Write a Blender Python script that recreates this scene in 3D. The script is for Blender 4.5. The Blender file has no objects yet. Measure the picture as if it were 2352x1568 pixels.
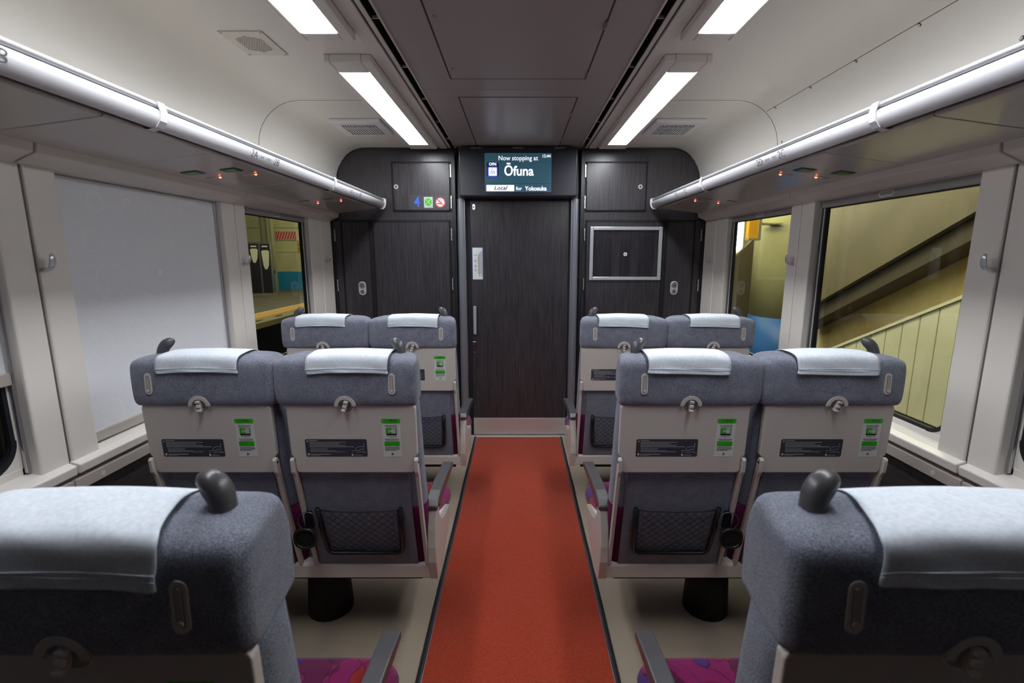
import bpy, math, random
from mathutils import Vector, Matrix
random.seed(7)
C = bpy.context.scene.collection
SC = bpy.context.scene
R = math.radians

# ------------------------------------------------------------------ camera, world, exposure
cam_d = bpy.data.cameras.new('camera'); cam = bpy.data.objects.new('camera', cam_d); C.objects.link(cam)
cam.location = (0, 0, 1.45); cam.rotation_euler = (math.pi/2 - math.atan(196/1100), 0, 0)
cam_d.sensor_width = 36; cam_d.lens = 1100/2352*36; cam_d.shift_x = -14/2352; cam_d.clip_start = .02
cam_d.dof.use_dof = True; cam_d.dof.focus_distance = 2.3; cam_d.dof.aperture_fstop = 5.0
SC.camera = cam
w = bpy.data.worlds.new('world'); SC.world = w; w.use_nodes = True
w.node_tree.nodes['Background'].inputs[0].default_value = (.012, .012, .010, 1)
w.node_tree.nodes['Background'].inputs[1].default_value = 1
SC.view_settings.view_transform = 'Standard'; SC.view_settings.look = 'None'
SC.view_settings.exposure = 0.0; SC.view_settings.gamma = 1; SC.view_settings.use_curve_mapping = False
SC.cycles.use_denoising = True; SC.cycles.max_bounces = 8; SC.cycles.diffuse_bounces = 5
SC.cycles.glossy_bounces = 3; SC.cycles.transparent_max_bounces = 12; SC.cycles.sample_clamp_indirect = 4
SC.cycles.caustics_reflective = False; SC.cycles.caustics_refractive = False
LAMP = 25.5        # radiance of the car's ceiling lamps
STATION = 15.0      # radiance of the station's tubes

# ------------------------------------------------------------------ materials
def srgb(r, g, b):
    f = lambda v: ((v/255+.055)/1.055)**2.4 if v > 10 else v/255/12.92
    return (f(r), f(g), f(b), 1)
class NT:
    def __init__(s, name):
        s.m = bpy.data.materials.new(name); s.m.use_nodes = True
        s.t = s.m.node_tree; s.b = s.t.nodes['Principled BSDF']
    def n(s, ty, **k):
        x = s.t.nodes.new(ty)
        for a, v in k.items(): setattr(x, a, v)
        return x
    def l(s, a, b): s.t.links.new(a, b)
    def coord(s, scale=(1, 1, 1), kind='Object'):
        c = s.n('ShaderNodeTexCoord'); m = s.n('ShaderNodeMapping'); m.inputs['Scale'].default_value = scale
        s.l(c.outputs[kind], m.inputs[0]); return m.outputs[0]
    def noise(s, vec, scale, detail=3, rough=.5):
        x = s.n('ShaderNodeTexNoise'); x.inputs['Scale'].default_value = scale
        x.inputs['Detail'].default_value = detail; x.inputs['Roughness'].default_value = rough
        s.l(vec, x.inputs['Vector']); return x.outputs['Fac']
    def ramp(s, fac, stops):
        x = s.n('ShaderNodeValToRGB'); e = x.color_ramp.elements
        while len(e) < len(stops): e.new(.5)
        for i, (p, c) in enumerate(stops): e[i].position = p; e[i].color = c
        s.l(fac, x.inputs[0]); return x.outputs[0]
    def bump(s, h, strength=.3, dist=.002):
        x = s.n('ShaderNodeBump'); x.inputs['Strength'].default_value = strength; x.inputs['Distance'].default_value = dist
        s.l(h, x.inputs['Height']); s.l(x.outputs[0], s.b.inputs['Normal'])
def plain(name, col, rough=.5, metal=0, spec=.5, emit=0, noise=0, coat=0):
    k = NT(name); k.b.inputs['Base Color'].default_value = col; k.b.inputs['Roughness'].default_value = rough
    k.b.inputs['Metallic'].default_value = metal; k.b.inputs['Specular IOR Level'].default_value = spec
    k.b.inputs['Coat Weight'].default_value = coat
    if emit:
        k.b.inputs['Emission Color'].default_value = col; k.b.inputs['Emission Strength'].default_value = emit
    if noise:
        v = k.coord(); f = k.noise(v, noise, 2)
        d = tuple(c*.9 for c in col[:3])+(1,)
        k.l(k.ramp(f, [(.35, d), (.65, col)]), k.b.inputs['Base Color'])
    return k.m
M = {}
M['panel'] = plain('satin_cream_panel', srgb(226, 221, 214), .28, spec=.45)
M['ceiling'] = plain('satin_ceiling', srgb(222, 219, 214), .38, spec=.4)
M['ceil_mid'] = plain('satin_grey_ceiling', srgb(160, 152, 150), .33, spec=.5)
M['under'] = plain('satin_rack_underside', srgb(196, 190, 184), .16, spec=.5)
M['beige'] = plain('beige_plastic', srgb(212, 206, 199), .42, noise=900)
M['beige_dk'] = plain('beige_plastic_dull', srgb(176, 169, 162), .4)
M['white'] = plain('white_plastic', srgb(232, 232, 236), .3)
M['alu'] = plain('brushed_aluminium', srgb(190, 190, 195), .28, metal=.9)
M['steel'] = plain('scuffed_steel', srgb(212, 208, 204), .4, metal=.45)
M['alu_dk'] = plain('dark_aluminium', srgb(150, 152, 158), .3, metal=.9)
M['chrome'] = plain('chrome', srgb(225, 225, 228), .12, metal=1)
M['rail'] = plain('polished_rail', srgb(228, 228, 232), .3, metal=.45)
M['hook'] = plain('satin_chrome', srgb(205, 208, 214), .25, metal=.5)
M['jamb'] = plain('grey_jamb', srgb(140, 142, 152), .3, metal=.5)
M['black'] = plain('black_plastic', srgb(22, 22, 25), .35)
M['joint'] = plain('brown_grey_joint', srgb(98, 90, 86), .7)
M['blackm'] = plain('black_matte', srgb(16, 16, 18), .7)
M['rubber'] = plain('black_rubber', srgb(24, 26, 32), .5)
M['seam'] = plain('dark_seam', srgb(52, 48, 47), .7)
M['bar_shade'] = plain('shaded_blind_bar', srgb(140, 136, 134), .35)  # shadow on the raised blind bars is put into this darker grey
M['dkgrey'] = plain('dark_grey_plastic', srgb(80, 79, 82), .32)
M['bluegrey'] = plain('display_housing', srgb(34, 36, 46), .35)
M['lamp'] = plain('lamp_diffuser', (.93, .96, 1, 1), .5, emit=LAMP)
M['vent_dark'] = plain('vent_dark', srgb(95, 93, 86), .7)
M['green'] = plain('sticker_green', srgb(60, 190, 35), .4)
M['green_dk'] = plain('sticker_dark_green', srgb(25, 70, 25), .4)
M['sticker_white'] = plain('sticker_white', srgb(222, 226, 222), .35)
M['plate'] = plain('label_charcoal', srgb(62, 66, 74), .35)
M['number'] = plain('rack_numeral_grey', srgb(112, 112, 118), .5)
M['ink'] = plain('print_dark', srgb(60, 66, 62), .5)
M['print_light'] = plain('print_light', srgb(170, 174, 178), .5)
M['yellow'] = plain('print_yellow', srgb(225, 180, 60), .5)
M['red'] = plain('print_red', srgb(215, 60, 70), .5)
M['blue'] = plain('print_blue', srgb(60, 105, 225), .5)
M['led'] = plain('red_led', (1, .10, .05, 1), .5, emit=9)
M['ind_green'] = plain('green_indicator', srgb(82, 150, 78), .35)
M['scr_bg'] = plain('screen_teal', srgb(42, 74, 88), .25, emit=.75)
M['scr_line'] = plain('screen_line', srgb(24, 46, 58), .3, emit=.6)
M['scr_white'] = plain('screen_white', (.9, .93, 1, 1), .3, emit=.9)
M['scr_violet'] = plain('screen_violet', srgb(70, 80, 215), .3, emit=.8)
M['scr_dark'] = plain('screen_navy', srgb(20, 28, 60), .3, emit=.4)
M['card_black'] = plain('card_black', srgb(30, 32, 32), .4)
M['card_grey'] = plain('card_grey', srgb(190, 200, 190), .4)
M['tray_pale'] = plain('latch_recess', srgb(170, 166, 160), .4)

def fabric(name, c1, c2, sc=420, sheen=.35, strength=.5, dist=.0015):
    k = NT(name); v = k.coord()
    f = k.noise(v, sc, 4, .65); g = k.noise(v, 26, 3, .6)
    mx = k.n('ShaderNodeMath', operation='MULTIPLY_ADD'); k.l(g, mx.inputs[0]); mx.inputs[1].default_value = .25
    k.l(f, mx.inputs[2])
    k.l(k.ramp(mx.outputs[0], [(.44, c1), (.80, c2)]), k.b.inputs['Base Color'])
    k.b.inputs['Roughness'].default_value = .9; k.b.inputs['Specular IOR Level'].default_value = .15
    k.b.inputs['Sheen Weight'].default_value = sheen; k.b.inputs['Sheen Roughness'].default_value = .4
    k.bump(f, strength, dist); return k.m
M['fabric'] = fabric('grey_blue_moquette', srgb(88, 92, 106), srgb(158, 163, 180), 380, strength=.8, dist=.003)
M['fabric_rear'] = fabric('grey_blue_rear_fabric', srgb(94, 100, 116), srgb(150, 156, 172), 500, .15)
M['cloth'] = fabric('white_cover_cloth', srgb(214, 224, 236), srgb(236, 242, 250), 160, .1, .25, .001)
def magenta(name):
    k = NT(name); v = k.coord((1, 1, 1))
    vo = k.n('ShaderNodeTexVoronoi'); vo.inputs['Scale'].default_value = 21
    ns = k.n('ShaderNodeTexNoise'); ns.inputs['Scale'].default_value = 5; k.l(v, ns.inputs['Vector'])
    mixv = k.n('ShaderNodeMix', data_type='RGBA'); mixv.inputs[0].default_value = .25
    k.l(v, mixv.inputs[6]); k.l(ns.outputs['Color'], mixv.inputs[7]); k.l(mixv.outputs[2], vo.inputs['Vector'])
    sep = k.n('ShaderNodeSeparateColor'); k.l(vo.outputs['Color'], sep.inputs[0])
    col = k.ramp(sep.outputs[0], [(.0, srgb(118, 16, 80)), (.30, srgb(86, 14, 60)), (.46, srgb(124, 18, 78)), (.62, srgb(138, 34, 34)), (.74, srgb(68, 16, 58)), (.86, srgb(72, 34, 104))])
    [n for n in k.t.nodes if n.type == 'VALTORGB'][-1].color_ramp.interpolation = 'CONSTANT'
    vo2 = k.n('ShaderNodeTexVoronoi', feature='DISTANCE_TO_EDGE'); vo2.inputs['Scale'].default_value = 21; k.l(mixv.outputs[2], vo2.inputs['Vector'])
    edge = k.ramp(vo2.outputs['Distance'], [(.0, (.25, .25, .25, 1)), (.04, (1, 1, 1, 1))])
    mm = k.n('ShaderNodeMix', data_type='RGBA', blend_type='MULTIPLY'); mm.inputs[0].default_value = 1
    k.l(col, mm.inputs[6]); k.l(edge, mm.inputs[7]); k.l(mm.outputs[2], k.b.inputs['Base Color'])
    k.b.inputs['Roughness'].default_value = .9; k.b.inputs['Sheen Weight'].default_value = .25
    k.b.inputs['Specular IOR Level'].default_value = .15
    k.bump(k.noise(v, 600, 3), .5, .001); return k.m
M['magenta'] = magenta('magenta_petal_moquette')
M['maroon'] = fabric('plum_moquette', srgb(72, 14, 50), srgb(104, 22, 72), 500, .15)
def carpet():
    k = NT('red_aisle_carpet'); v = k.coord()
    f = k.noise(v, 260, 3, .7)
    k.l(k.ramp(f, [(.3, srgb(140, 42, 22)), (.7, srgb(204, 78, 46))]), k.b.inputs['Base Color'])
    k.b.inputs['Roughness'].default_value = .95; k.b.inputs['Specular IOR Level'].default_value = .1
    k.b.inputs['Sheen Weight'].default_value = .2
    k.bump(f, .9, .004); return k.m
M['carpet'] = carpet()
def weave():
    k = NT('beige_woven_floor'); v = k.coord()
    wv = k.n('ShaderNodeTexWave'); wv.inputs['Scale'].default_value = 105; wv.bands_direction = 'DIAGONAL'
    wv.inputs['Distortion'].default_value = .6; k.l(v, wv.inputs['Vector'])
    k.l(k.ramp(wv.outputs['Fac'], [(.2, srgb(150, 135, 118)), (.8, srgb(182, 168, 150))]), k.b.inputs['Base Color'])
    k.b.inputs['Roughness'].default_value = .6; k.bump(wv.outputs['Fac'], .3, .001); return k.m
M['floor'] = weave()
def darkwood(name, sx, a=srgb(32, 31, 34), b=srgb(76, 72, 77), rough=.3):
    k = NT(name); v = k.coord(sx)
    f = k.noise(v, 1.0, 4, .7)
    k.l(k.ramp(f, [(.35, a), (.7, b)]), k.b.inputs['Base Color'])
    k.b.inputs['Roughness'].default_value = rough; k.b.inputs['Specular IOR Level'].default_value = .5
    k.bump(f, .15, .0006); return k.m
M['wood'] = darkwood('dark_streaked_laminate', (260, 260, 5))
M['wood_frame'] = darkwood('black_laminate_frame', (260, 260, 5), srgb(20, 20, 24), srgb(36, 36, 41))
M['lowwall'] = darkwood('dark_streaked_lower_wall', (6, 12, 160), srgb(30, 26, 28), srgb(58, 53, 54), .6)
def blind():
    k = NT('pale_grey_blind_with_ring_print'); v = k.coord((1, 1, 1))
    rings = []
    for i, (sc, seed) in enumerate(((5.2, 0), (4.1, 4.7), (6.6, 9.1))):
        mp = k.n('ShaderNodeMapping'); mp.inputs['Location'].default_value = (0, seed, seed*1.7); k.l(v, mp.inputs[0])
        vo = k.n('ShaderNodeTexVoronoi'); vo.inputs['Scale'].default_value = sc; vo.inputs['Randomness'].default_value = .7
        vo.voronoi_dimensions = '3D'; k.l(mp.outputs[0], vo.inputs['Vector'])
        a = k.n('ShaderNodeMath', operation='SUBTRACT'); k.l(vo.outputs['Distance'], a.inputs[0]); a.inputs[1].default_value = .36+.06*i
        b = k.n('ShaderNodeMath', operation='ABSOLUTE'); k.l(a.outputs[0], b.inputs[0])
        c = k.n('ShaderNodeMath', operation='LESS_THAN'); k.l(b.outputs[0], c.inputs[0]); c.inputs[1].default_value = .0012*sc/3
        rings.append(c.outputs[0])
    m1 = k.n('ShaderNodeMath', operation='MAXIMUM'); k.l(rings[0], m1.inputs[0]); k.l(rings[1], m1.inputs[1])
    m2 = k.n('ShaderNodeMath', operation='MAXIMUM'); k.l(m1.outputs[0], m2.inputs[0]); k.l(rings[2], m2.inputs[1])
    k.l(k.ramp(m2.outputs[0], [(0, srgb(222, 224, 229)), (1, srgb(236, 237, 240))]), k.b.inputs['Base Color'])
    k.b.inputs['Roughness'].default_value = .75; k.bump(k.noise(v, 700, 2), .15, .0006); return k.m
M['blind'] = blind()
def glass(name, tint=(.93, .96, .93, 1), refl=1.0):
    k = NT(name); t = k.t; t.nodes.remove(k.b)
    out = [n for n in t.nodes if n.type == 'OUTPUT_MATERIAL'][0]
    tr = k.n('ShaderNodeBsdfTransparent'); tr.inputs[0].default_value = tint
    gl = k.n('ShaderNodeBsdfGlossy'); gl.inputs['Roughness'].default_value = .015; gl.inputs[0].default_value = (1, 1, 1, 1)
    fr = k.n('ShaderNodeFresnel'); fr.inputs[0].default_value = 1.5
    ge = k.n('ShaderNodeNewGeometry'); iv = k.n('ShaderNodeMath', operation='SUBTRACT'); iv.inputs[0].default_value = 1; k.l(ge.outputs['Backfacing'], iv.inputs[1])
    mu = k.n('ShaderNodeMath', operation='MULTIPLY'); k.l(fr.outputs[0], mu.inputs[0]); k.l(iv.outputs[0], mu.inputs[1])
    mx = k.n('ShaderNodeMixShader'); k.l(mu.outputs[0], mx.inputs[0]); k.l(tr.outputs[0], mx.inputs[1]); k.l(gl.outputs[0], mx.inputs[2])
    k.l(mx.outputs[0], out.inputs[0]); return k.m
M['glass'] = glass('window_glass'); M['acrylic'] = glass('clear_acrylic', (.9, .9, .92, 1))
def dirty(name, a, b, sc, rough=.6):
    k = NT(name); v = k.coord(); f = k.noise(v, sc, 5, .6)
    k.l(k.ramp(f, [(.35, a), (.65, b)]), k.b.inputs['Base Color']); k.b.inputs['Roughness'].default_value = rough
    return k.m
M['st_yellow'] = dirty('station_cream_wall', srgb(205, 200, 140), srgb(222, 218, 160), 1.2)
M['st_olive'] = dirty('station_olive_wall', srgb(98, 90, 62), srgb(114, 105, 74), 1.4)
M['st_ochre'] = dirty('station_ochre_wall', srgb(214, 186, 112), srgb(244, 226, 164), 1.6)
M['st_dark'] = plain('station_dark_beam', srgb(72, 64, 42), .7)
M['st_plank'] = dirty('station_pale_green_panel', srgb(228, 226, 188), srgb(238, 236, 204), 2)
M['st_groove'] = plain('station_groove', srgb(110, 108, 80), .8)
M['st_blue'] = plain('station_blue_paint', srgb(30, 150, 190), .5)
M['st_blue2'] = plain('station_deep_blue_paint', srgb(30, 100, 170), .45)
M['st_floor'] = dirty('station_platform_asphalt', srgb(92, 86, 66), srgb(112, 104, 80), 2)
M['st_edge'] = plain('station_platform_concrete', srgb(150, 140, 96), .8)
M['st_yline'] = plain('station_yellow_line', srgb(222, 165, 40), .6)
M['st_wline'] = plain('station_white_line', srgb(205, 205, 150), .6)
M['st_grey'] = plain('station_grey_column', srgb(140, 138, 100), .6)
M['st_orange'] = plain('station_orange_box', srgb(222, 160, 30), .5)
M['st_white'] = plain('station_white_face', srgb(225, 225, 190), .5)
M['st_tube'] = plain('station_tube_light', (1, .93, .76, 1), .5, emit=STATION*1.6)
M['st_lamp'] = plain('station_lamp_light', (1, .93, .74, 1), .5, emit=STATION)

# ------------------------------------------------------------------ mesh helpers
class MB:
    """collects shapes; build() links them as ONE mesh object"""
    def __init__(s): s.v = []; s.f = []; s.mi = []; s.sm = []; s.mats = []
    def mat(s, m):
        m = M[m] if isinstance(m, str) else m
        if m not in s.mats: s.mats.append(m)
        return s.mats.index(m)
    def add(s, vs, fs, m, T=None, smooth=False):
        o = len(s.v); i = s.mat(m)
        for p in vs: s.v.append(tuple(T @ Vector(p)) if T else tuple(p))
        for f in fs: s.f.append([o+q for q in f]); s.mi.append(i); s.sm.append(smooth)
        return s
    def box(s, a, b, m, T=None):
        x0, y0, z0 = (min(a[i], b[i]) for i in range(3)); x1, y1, z1 = (max(a[i], b[i]) for i in range(3))
        vs = [(x0,y0,z0),(x1,y0,z0),(x1,y1,z0),(x0,y1,z0),(x0,y0,z1),(x1,y0,z1),(x1,y1,z1),(x0,y1,z1)]
        return s.add(vs, [(0,3,2,1),(4,5,6,7),(0,1,5,4),(1,2,6,5),(2,3,7,6),(3,0,4,7)], m, T)
    def prism(s, poly, t0, t1, axis, m, T=None, smooth=False):
        """2D polygon extruded along axis; poly coords are the two other axes in order"""
        def P(u, v, t): return {0: (t, u, v), 1: (u, t, v), 2: (u, v, t)}[axis]
        n = len(poly); vs = [P(u, v, t0) for u, v in poly]+[P(u, v, t1) for u, v in poly]
        fs = [tuple(range(n)), tuple(range(2*n-1, n-1, -1))]+[(i, n+i, n+(i+1) % n, (i+1) % n) for i in range(n)]
        return s.add(vs, fs, m, T, smooth)
    def loft(s, rings, m, T=None, closed=True, caps=True, smooth=True):
        n = len(rings[0]); vs = [p for r in rings for p in r]; fs = []
        for i in range(len(rings)-1):
            for j in range(n if closed else n-1):
                a, b = i*n+j, i*n+(j+1) % n; fs.append((a, b, b+n, a+n))
        if caps and closed: fs += [tuple(range(n-1, -1, -1)), tuple(range((len(rings)-1)*n, len(rings)*n))]
        return s.add(vs, fs, m, T, smooth)
    def tube(s, pts, r, m, n=8, T=None, closed=False, flat=1):
        pts = [Vector(p) for p in pts]; rings = []; N = len(pts); up0 = None
        for i, p in enumerate(pts):
            d = (pts[(i+1) % N]-pts[i-1]) if closed else (pts[min(i+1, N-1)]-pts[max(i-1, 0)])
            d.normalize()
            if up0 is None: up0 = Vector((0, 0, 1)) if abs(d.z) < .9 else Vector((0, 1, 0))
            u = (up0-d*up0.dot(d)).normalized(); up0 = u; w_ = d.cross(u)
            rr = r[i] if isinstance(r, (list, tuple)) else r
            rings.append([tuple(p+u*math.cos(2*math.pi*k/n)*rr*flat+w_*math.sin(2*math.pi*k/n)*rr) for k in range(n)])
        if closed: rings.append(rings[0]); return s.loft(rings, m, T, caps=False)
        return s.loft(rings, m, T)
    def disc(s, c, r, h, axis, m, n=20, T=None, r2=None, smooth=False):
        r2 = r if r2 is None else r2
        def P(a, b, t): return {0: (c[0]+t, c[1]+a, c[2]+b), 1: (c[0]+a, c[1]+t, c[2]+b), 2: (c[0]+a, c[1]+b, c[2]+t)}[axis]
        A = [(math.cos(2*math.pi*k/n), math.sin(2*math.pi*k/n)) for k in range(n)]
        return s.loft([[P(a*r, b*r, 0) for a, b in A], [P(a*r2, b*r2, h) for a, b in A]], m, T, smooth=smooth)
    def text(s, body, size, m, T, bold=0, ax='CENTER', ay='CENTER', shear=0, sx=1):
        cu = bpy.data.curves.new('t', 'FONT'); cu.body = body; cu.size = size; cu.offset = bold; cu.align_x = ax
        cu.align_y = ay; cu.shear = shear; cu.resolution_u = 3
        o = bpy.data.objects.new('t', cu); C.objects.link(o)
        dg = bpy.context.evaluated_depsgraph_get(); me = bpy.data.meshes.new_from_object(o.evaluated_get(dg))
        s.add([(v.co.x*sx, v.co.y, 0) for v in me.vertices], [tuple(p.vertices) for p in me.polygons], m, T)
        bpy.data.objects.remove(o); bpy.data.curves.remove(cu); bpy.data.meshes.remove(me); return s
    def build(s, name, parent=None, bevel=0, sub=0, seg=2, fix=True, loc=None, rot=None):
        me = bpy.data.meshes.new(name); me.from_pydata(s.v, [], s.f)
        for m in s.mats: me.materials.append(m)
        me.polygons.foreach_set('material_index', s.mi); me.polygons.foreach_set('use_smooth', s.sm)
        if fix:
            import bmesh
            bm = bmesh.new(); bm.from_mesh(me); bmesh.ops.recalc_face_normals(bm, faces=bm.faces); bm.to_mesh(me); bm.free()
        o = bpy.data.objects.new(name, me); C.objects.link(o)
        if parent: o.parent = parent
        if loc: o.location = loc
        if rot: o.rotation_euler = rot
        if bevel:
            b = o.modifiers.new('bevel', 'BEVEL'); b.width = bevel; b.segments = seg; b.limit_method = 'ANGLE'; b.angle_limit = R(40)
            b.harden_normals = False
        if sub:
            u = o.modifiers.new('sub', 'SUBSURF'); u.levels = sub; u.render_levels = sub
        return o
def rrect(w_, h_, r, n=5, cx=0, cy=0):
    out = []
    for qx, qy, a0 in ((1, -1, -90), (1, 1, 0), (-1, 1, 90), (-1, -1, 180)):
        for k in range(n+1):
            a = R(a0+90*k/n); out.append((cx+qx*(w_/2-r)+r*math.cos(a), cy+qy*(h_/2-r)+r*math.sin(a)))
    return out
def empty(name, loc=(0, 0, 0)):
    o = bpy.data.objects.new(name, None); C.objects.link(o); o.location = loc; o.empty_display_size = .1; return o
def tag(o, label=None, cat=None, group=None, kind=None):
    if label: o['label'] = label
    if cat: o['category'] = cat
    if group: o['group'] = group
    if kind: o['kind'] = kind
    return o
def struct(o): o['kind'] = 'structure'; return o
def copy_tree(o, parent=None):
    c = o.copy(); C.objects.link(c); c.parent = parent
    for ch in list(o.children): copy_tree(ch, c)
    return c
TW = Matrix.Translation
def face_y(x, y, z, tilt=0):        # text/print plane looking towards -Y
    return TW((x, y, z)) @ Matrix.Rotation(math.pi/2+tilt, 4, 'X')

# ------------------------------------------------------------------ floor
YB, YN, ZC = 3.70, .10, 2.23        # far bulkhead, near bulkhead, ceiling height
f = struct(MB().box((-1.45, -1.3, -.05), (1.45, 3.86, 0), 'floor').build('floor'))
cp = MB().box((-.333, .11, 0), (.333, 3.69, .006), 'carpet').build('aisle_carpet')
tag(cp, 'rust red pile carpet strip running down the aisle', 'carpet')
for i, sx in enumerate((-1, 1)):
    t = MB().box((sx*.333, .11, 0), (sx*.353, 3.69, .009), 'alu_dk').box((sx*.342, .11, .009), (sx*.353, 3.69, .012), 'rubber').build('trim_%d' % (i+1), bevel=.002)
    struct(t)
th = struct(MB().box((-.46, 3.69, 0), (.46, 3.72, .008), 'steel').box((-.46, 3.72, 0), (.46, 3.86, .004), 'steel').build('trim_3', bevel=.002))

# ------------------------------------------------------------------ ceiling
def arc(cx, cz, r, a0, a1, n): return [(cx+r*math.cos(R(a0+(a1-a0)*k/n)), cz+r*math.sin(R(a0+(a1-a0)*k/n))) for k in range(n+1)]
ceil = None
prof = [(.57, ZC)] + [(.70, ZC), (.9, ZC), (1.05, ZC)] + [(1.115+.225*math.sin(R(a)), ZC-.225+.225*math.cos(R(a))) for a in range(0, 91, 9)] + [(1.352, 1.93), (1.362, 1.85), (1.37, 1.79)]
mb = MB()
for sx in (-1, 1):
    ysegs = [YN-1.4, 2.612, 2.6165, YB+.01]
    for a, b, dz in ((ysegs[0], ysegs[1], 0), (ysegs[2], ysegs[3], 0)):
        inner = [[(sx*x, y, z) for x, z in prof] for y in (a, b)]
        mb.loft(inner, 'ceiling', closed=False)
    # dark joint behind the gap and outer backing skin
    mb.loft([[(sx*(x+.006 if x > 1.1 else x), y, z+.006) for x, z in prof] for y in (YN-1.4, YB+.01)], 'seam', closed=False)
ceil = struct(mb.build('ceiling', fix=False))
# long joint with screws on the right cove
sc_ = MB()
jt = [(1.115+.2243*math.sin(R(a)), ZC-.225+.2243*math.cos(R(a))) for a in (41.0, 41.6)]
jm = MB().add([(x, y, z) for y in (YN, 2.60) for x, z in jt], [(0, 1, 3, 2)], 'seam'); jm.build('joint_line', ceil)
for y in (1.377, 1.665, 1.954, 2.238, 2.526):
    a = R(42.8); c_ = (1.115+.225*math.sin(a), y, ZC-.225+.225*math.cos(a))
    MB().disc((0, 0, 0), .0065, .0015, 2, 'seam', 12, T=TW(c_) @ Matrix.Rotation(R(180+42.8), 4, 'Y')).disc((0, 0, .0015), .0042, .0015, 2, 'alu', 10, T=TW(c_) @ Matrix.Rotation(R(180+42.8), 4, 'Y')).build('screw', ceil)
for y in (1.394, 2.571):
    MB().disc((0, 0, 0), .0065, .002, 0, 'seam', 12, T=TW((1.340, y, 2.02))@Matrix.Rotation(math.pi, 4, 'Z')).disc((.002, 0, 0), .0045, .0015, 0, 'alu', 10, T=TW((1.340, y, 2.02))@Matrix.Rotation(math.pi, 4, 'Z')).build('screw', ceil)
# centre panels
ctr = MB().box((-.46, YN-1.4, ZC), (.46, 2.4545, ZC+.02), 'ceil_mid').build('ceiling_panel', ceil, bevel=.0015)
MB().box((-.46, 2.4575, ZC), (.46, YB, ZC+.02), 'ceil_mid').build('ceiling_panel', ceil, bevel=.0015)
def groove(x0, y0, x1, y1, z=ZC-.0012, wd=.007, name='hatch'):
    h = MB().box((x0, y0, z), (x1, y1, ZC+.001), 'ceil_mid').build(name, ceil, bevel=.001)
    g = MB()
    for a, b in (((x0-wd, y0-wd), (x0, y1+wd)), ((x1, y0-wd), (x1+wd, y1+wd)), ((x0, y0-wd), (x1, y0)), ((x0, y1), (x1, y1+wd))):
        g.box((a[0], a[1], ZC-.0006), (b[0], b[1], ZC+.001), 'seam')
    g.build('hatch_gap', h); return h
h1 = groove(-.297, .9, .297, 2.310); h2 = groove(-.293, 2.568, .293, 3.685)
for y in (1.50, 1.80, 2.25): MB().box((.293, y-.03, ZC-.006), (.301, y+.03, ZC), 'alu_dk').build('hinge', h1)
for y in (2.85, 3.45): MB().box((.289, y-.03, ZC-.006), (.297, y+.03, ZC), 'alu').build('hinge', h2)
for y in (1.74, 2.19): MB().disc((-.275, y, ZC-.003), .007, .003, 2, 'alu_dk', 12).build('screw', h1)
# troughs either side of the centre panel
for i, sx in enumerate((-1, 1)):
    t = MB()
    t.box((sx*.454, YN, ZC-.006), (sx*.461, YB, ZC+.012), 'beige').box((sx*.461, YN, ZC-.003), (sx*.463, YB, ZC+.05), 'blackm')
    t.box((sx*.462, YN, ZC+.04), (sx*.49, YB, ZC+.05), 'blackm')
    t.box((sx*.488, YN, ZC-.002), (sx*.490, YB, ZC+.05), 'blackm').box((sx*.4895, YN, ZC-.006), (sx*.506, YB, ZC+.012), 'beige')
    t.box((sx*.506, YN, ZC+.004), (sx*.516, YB, ZC+.02), 'seam')
    t.box((sx*.516, YN, ZC-.008), (sx*.572, YB, ZC+.03), 'ceiling')
    for y in [0.5+.42*k for k in range(8)]: t.box((sx*.462, y, ZC), (sx*.487, y+.006, ZC+.01), 'beige_dk')
    struct(t.build('trim_%d' % (i+4), bevel=.0015))
# lamps
def lamp(sx, y0, y1, h0, h1, label):
    e = tag(empty('ceiling_light', (sx*.67, (y0+y1)/2, ZC)), label, 'light', 'ceiling lamps of the car')
    ex, ey = e.location.x, e.location.y
    def T(v): return (v[0]-ex, v[1]-ey, v[2]-ZC)
    b = MB(); z0 = ZC-.030; xi, xo = sx*.575, sx*.765; a, c_ = sx*.618, sx*.742
    for p, q in (((xi, h0), (a, h1)), ((c_, h0), (xo, h1)), ((a, h0), (c_, y0)), ((a, y1), (c_, h1))):
        b.box(T((p[0], p[1], z0)), T((q[0], q[1], ZC)), 'ceiling')
    b.build('lamp_housing', e, bevel=.004)
    MB().box(T((a, y0, z0+.002)), T((c_, y1, z0+.010)), 'lamp').build('diffuser', e)
    return e
lamp(-1, 2.16, 3.47, 2.045, 3.60, 'long white ceiling lamp on the left, nearest the dark end wall')
lamp(1, 2.16, 3.47, 2.045, 3.60, 'long white ceiling lamp on the right, nearest the dark end wall')
lamp(-1, .50, 1.80, .38, 1.86, 'ceiling lamp cut by the top edge, left of the centre ceiling panel')
lamp(1, .50, 1.80, .38, 1.86, 'ceiling lamp cut by the top edge, right of the centre ceiling panel')
# speaker
sp = tag(empty('ceiling_speaker', (-.981, 1.95, ZC)), 'square perforated speaker plate set in the left ceiling', 'speaker')
MB().box((-.078, -.101, -.004), (.078, .101, 0), 'beige').build('speaker_plate', sp, bevel=.001)
g = MB()
hexr = .062
for i in range(-14, 15):
    for j in range(-14, 15):
        x = (i+.5*(j % 2))*.0062; y = j*.0062
        if abs(x) < .047 and abs(y)*.9+abs(x)*.55 < .066: g.disc((x, y, -.0046), .0019, .0006, 2, 'vent_dark', 5)
g = g.build('grille', sp, fix=False); g['kind'] = 'stuff'
for qx in (-.07, .07):
    for qy in (-.093, .093): MB().disc((qx, qy, -.0055), .004, .002, 2, 'alu_dk', 8).build('screw', sp)
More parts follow.
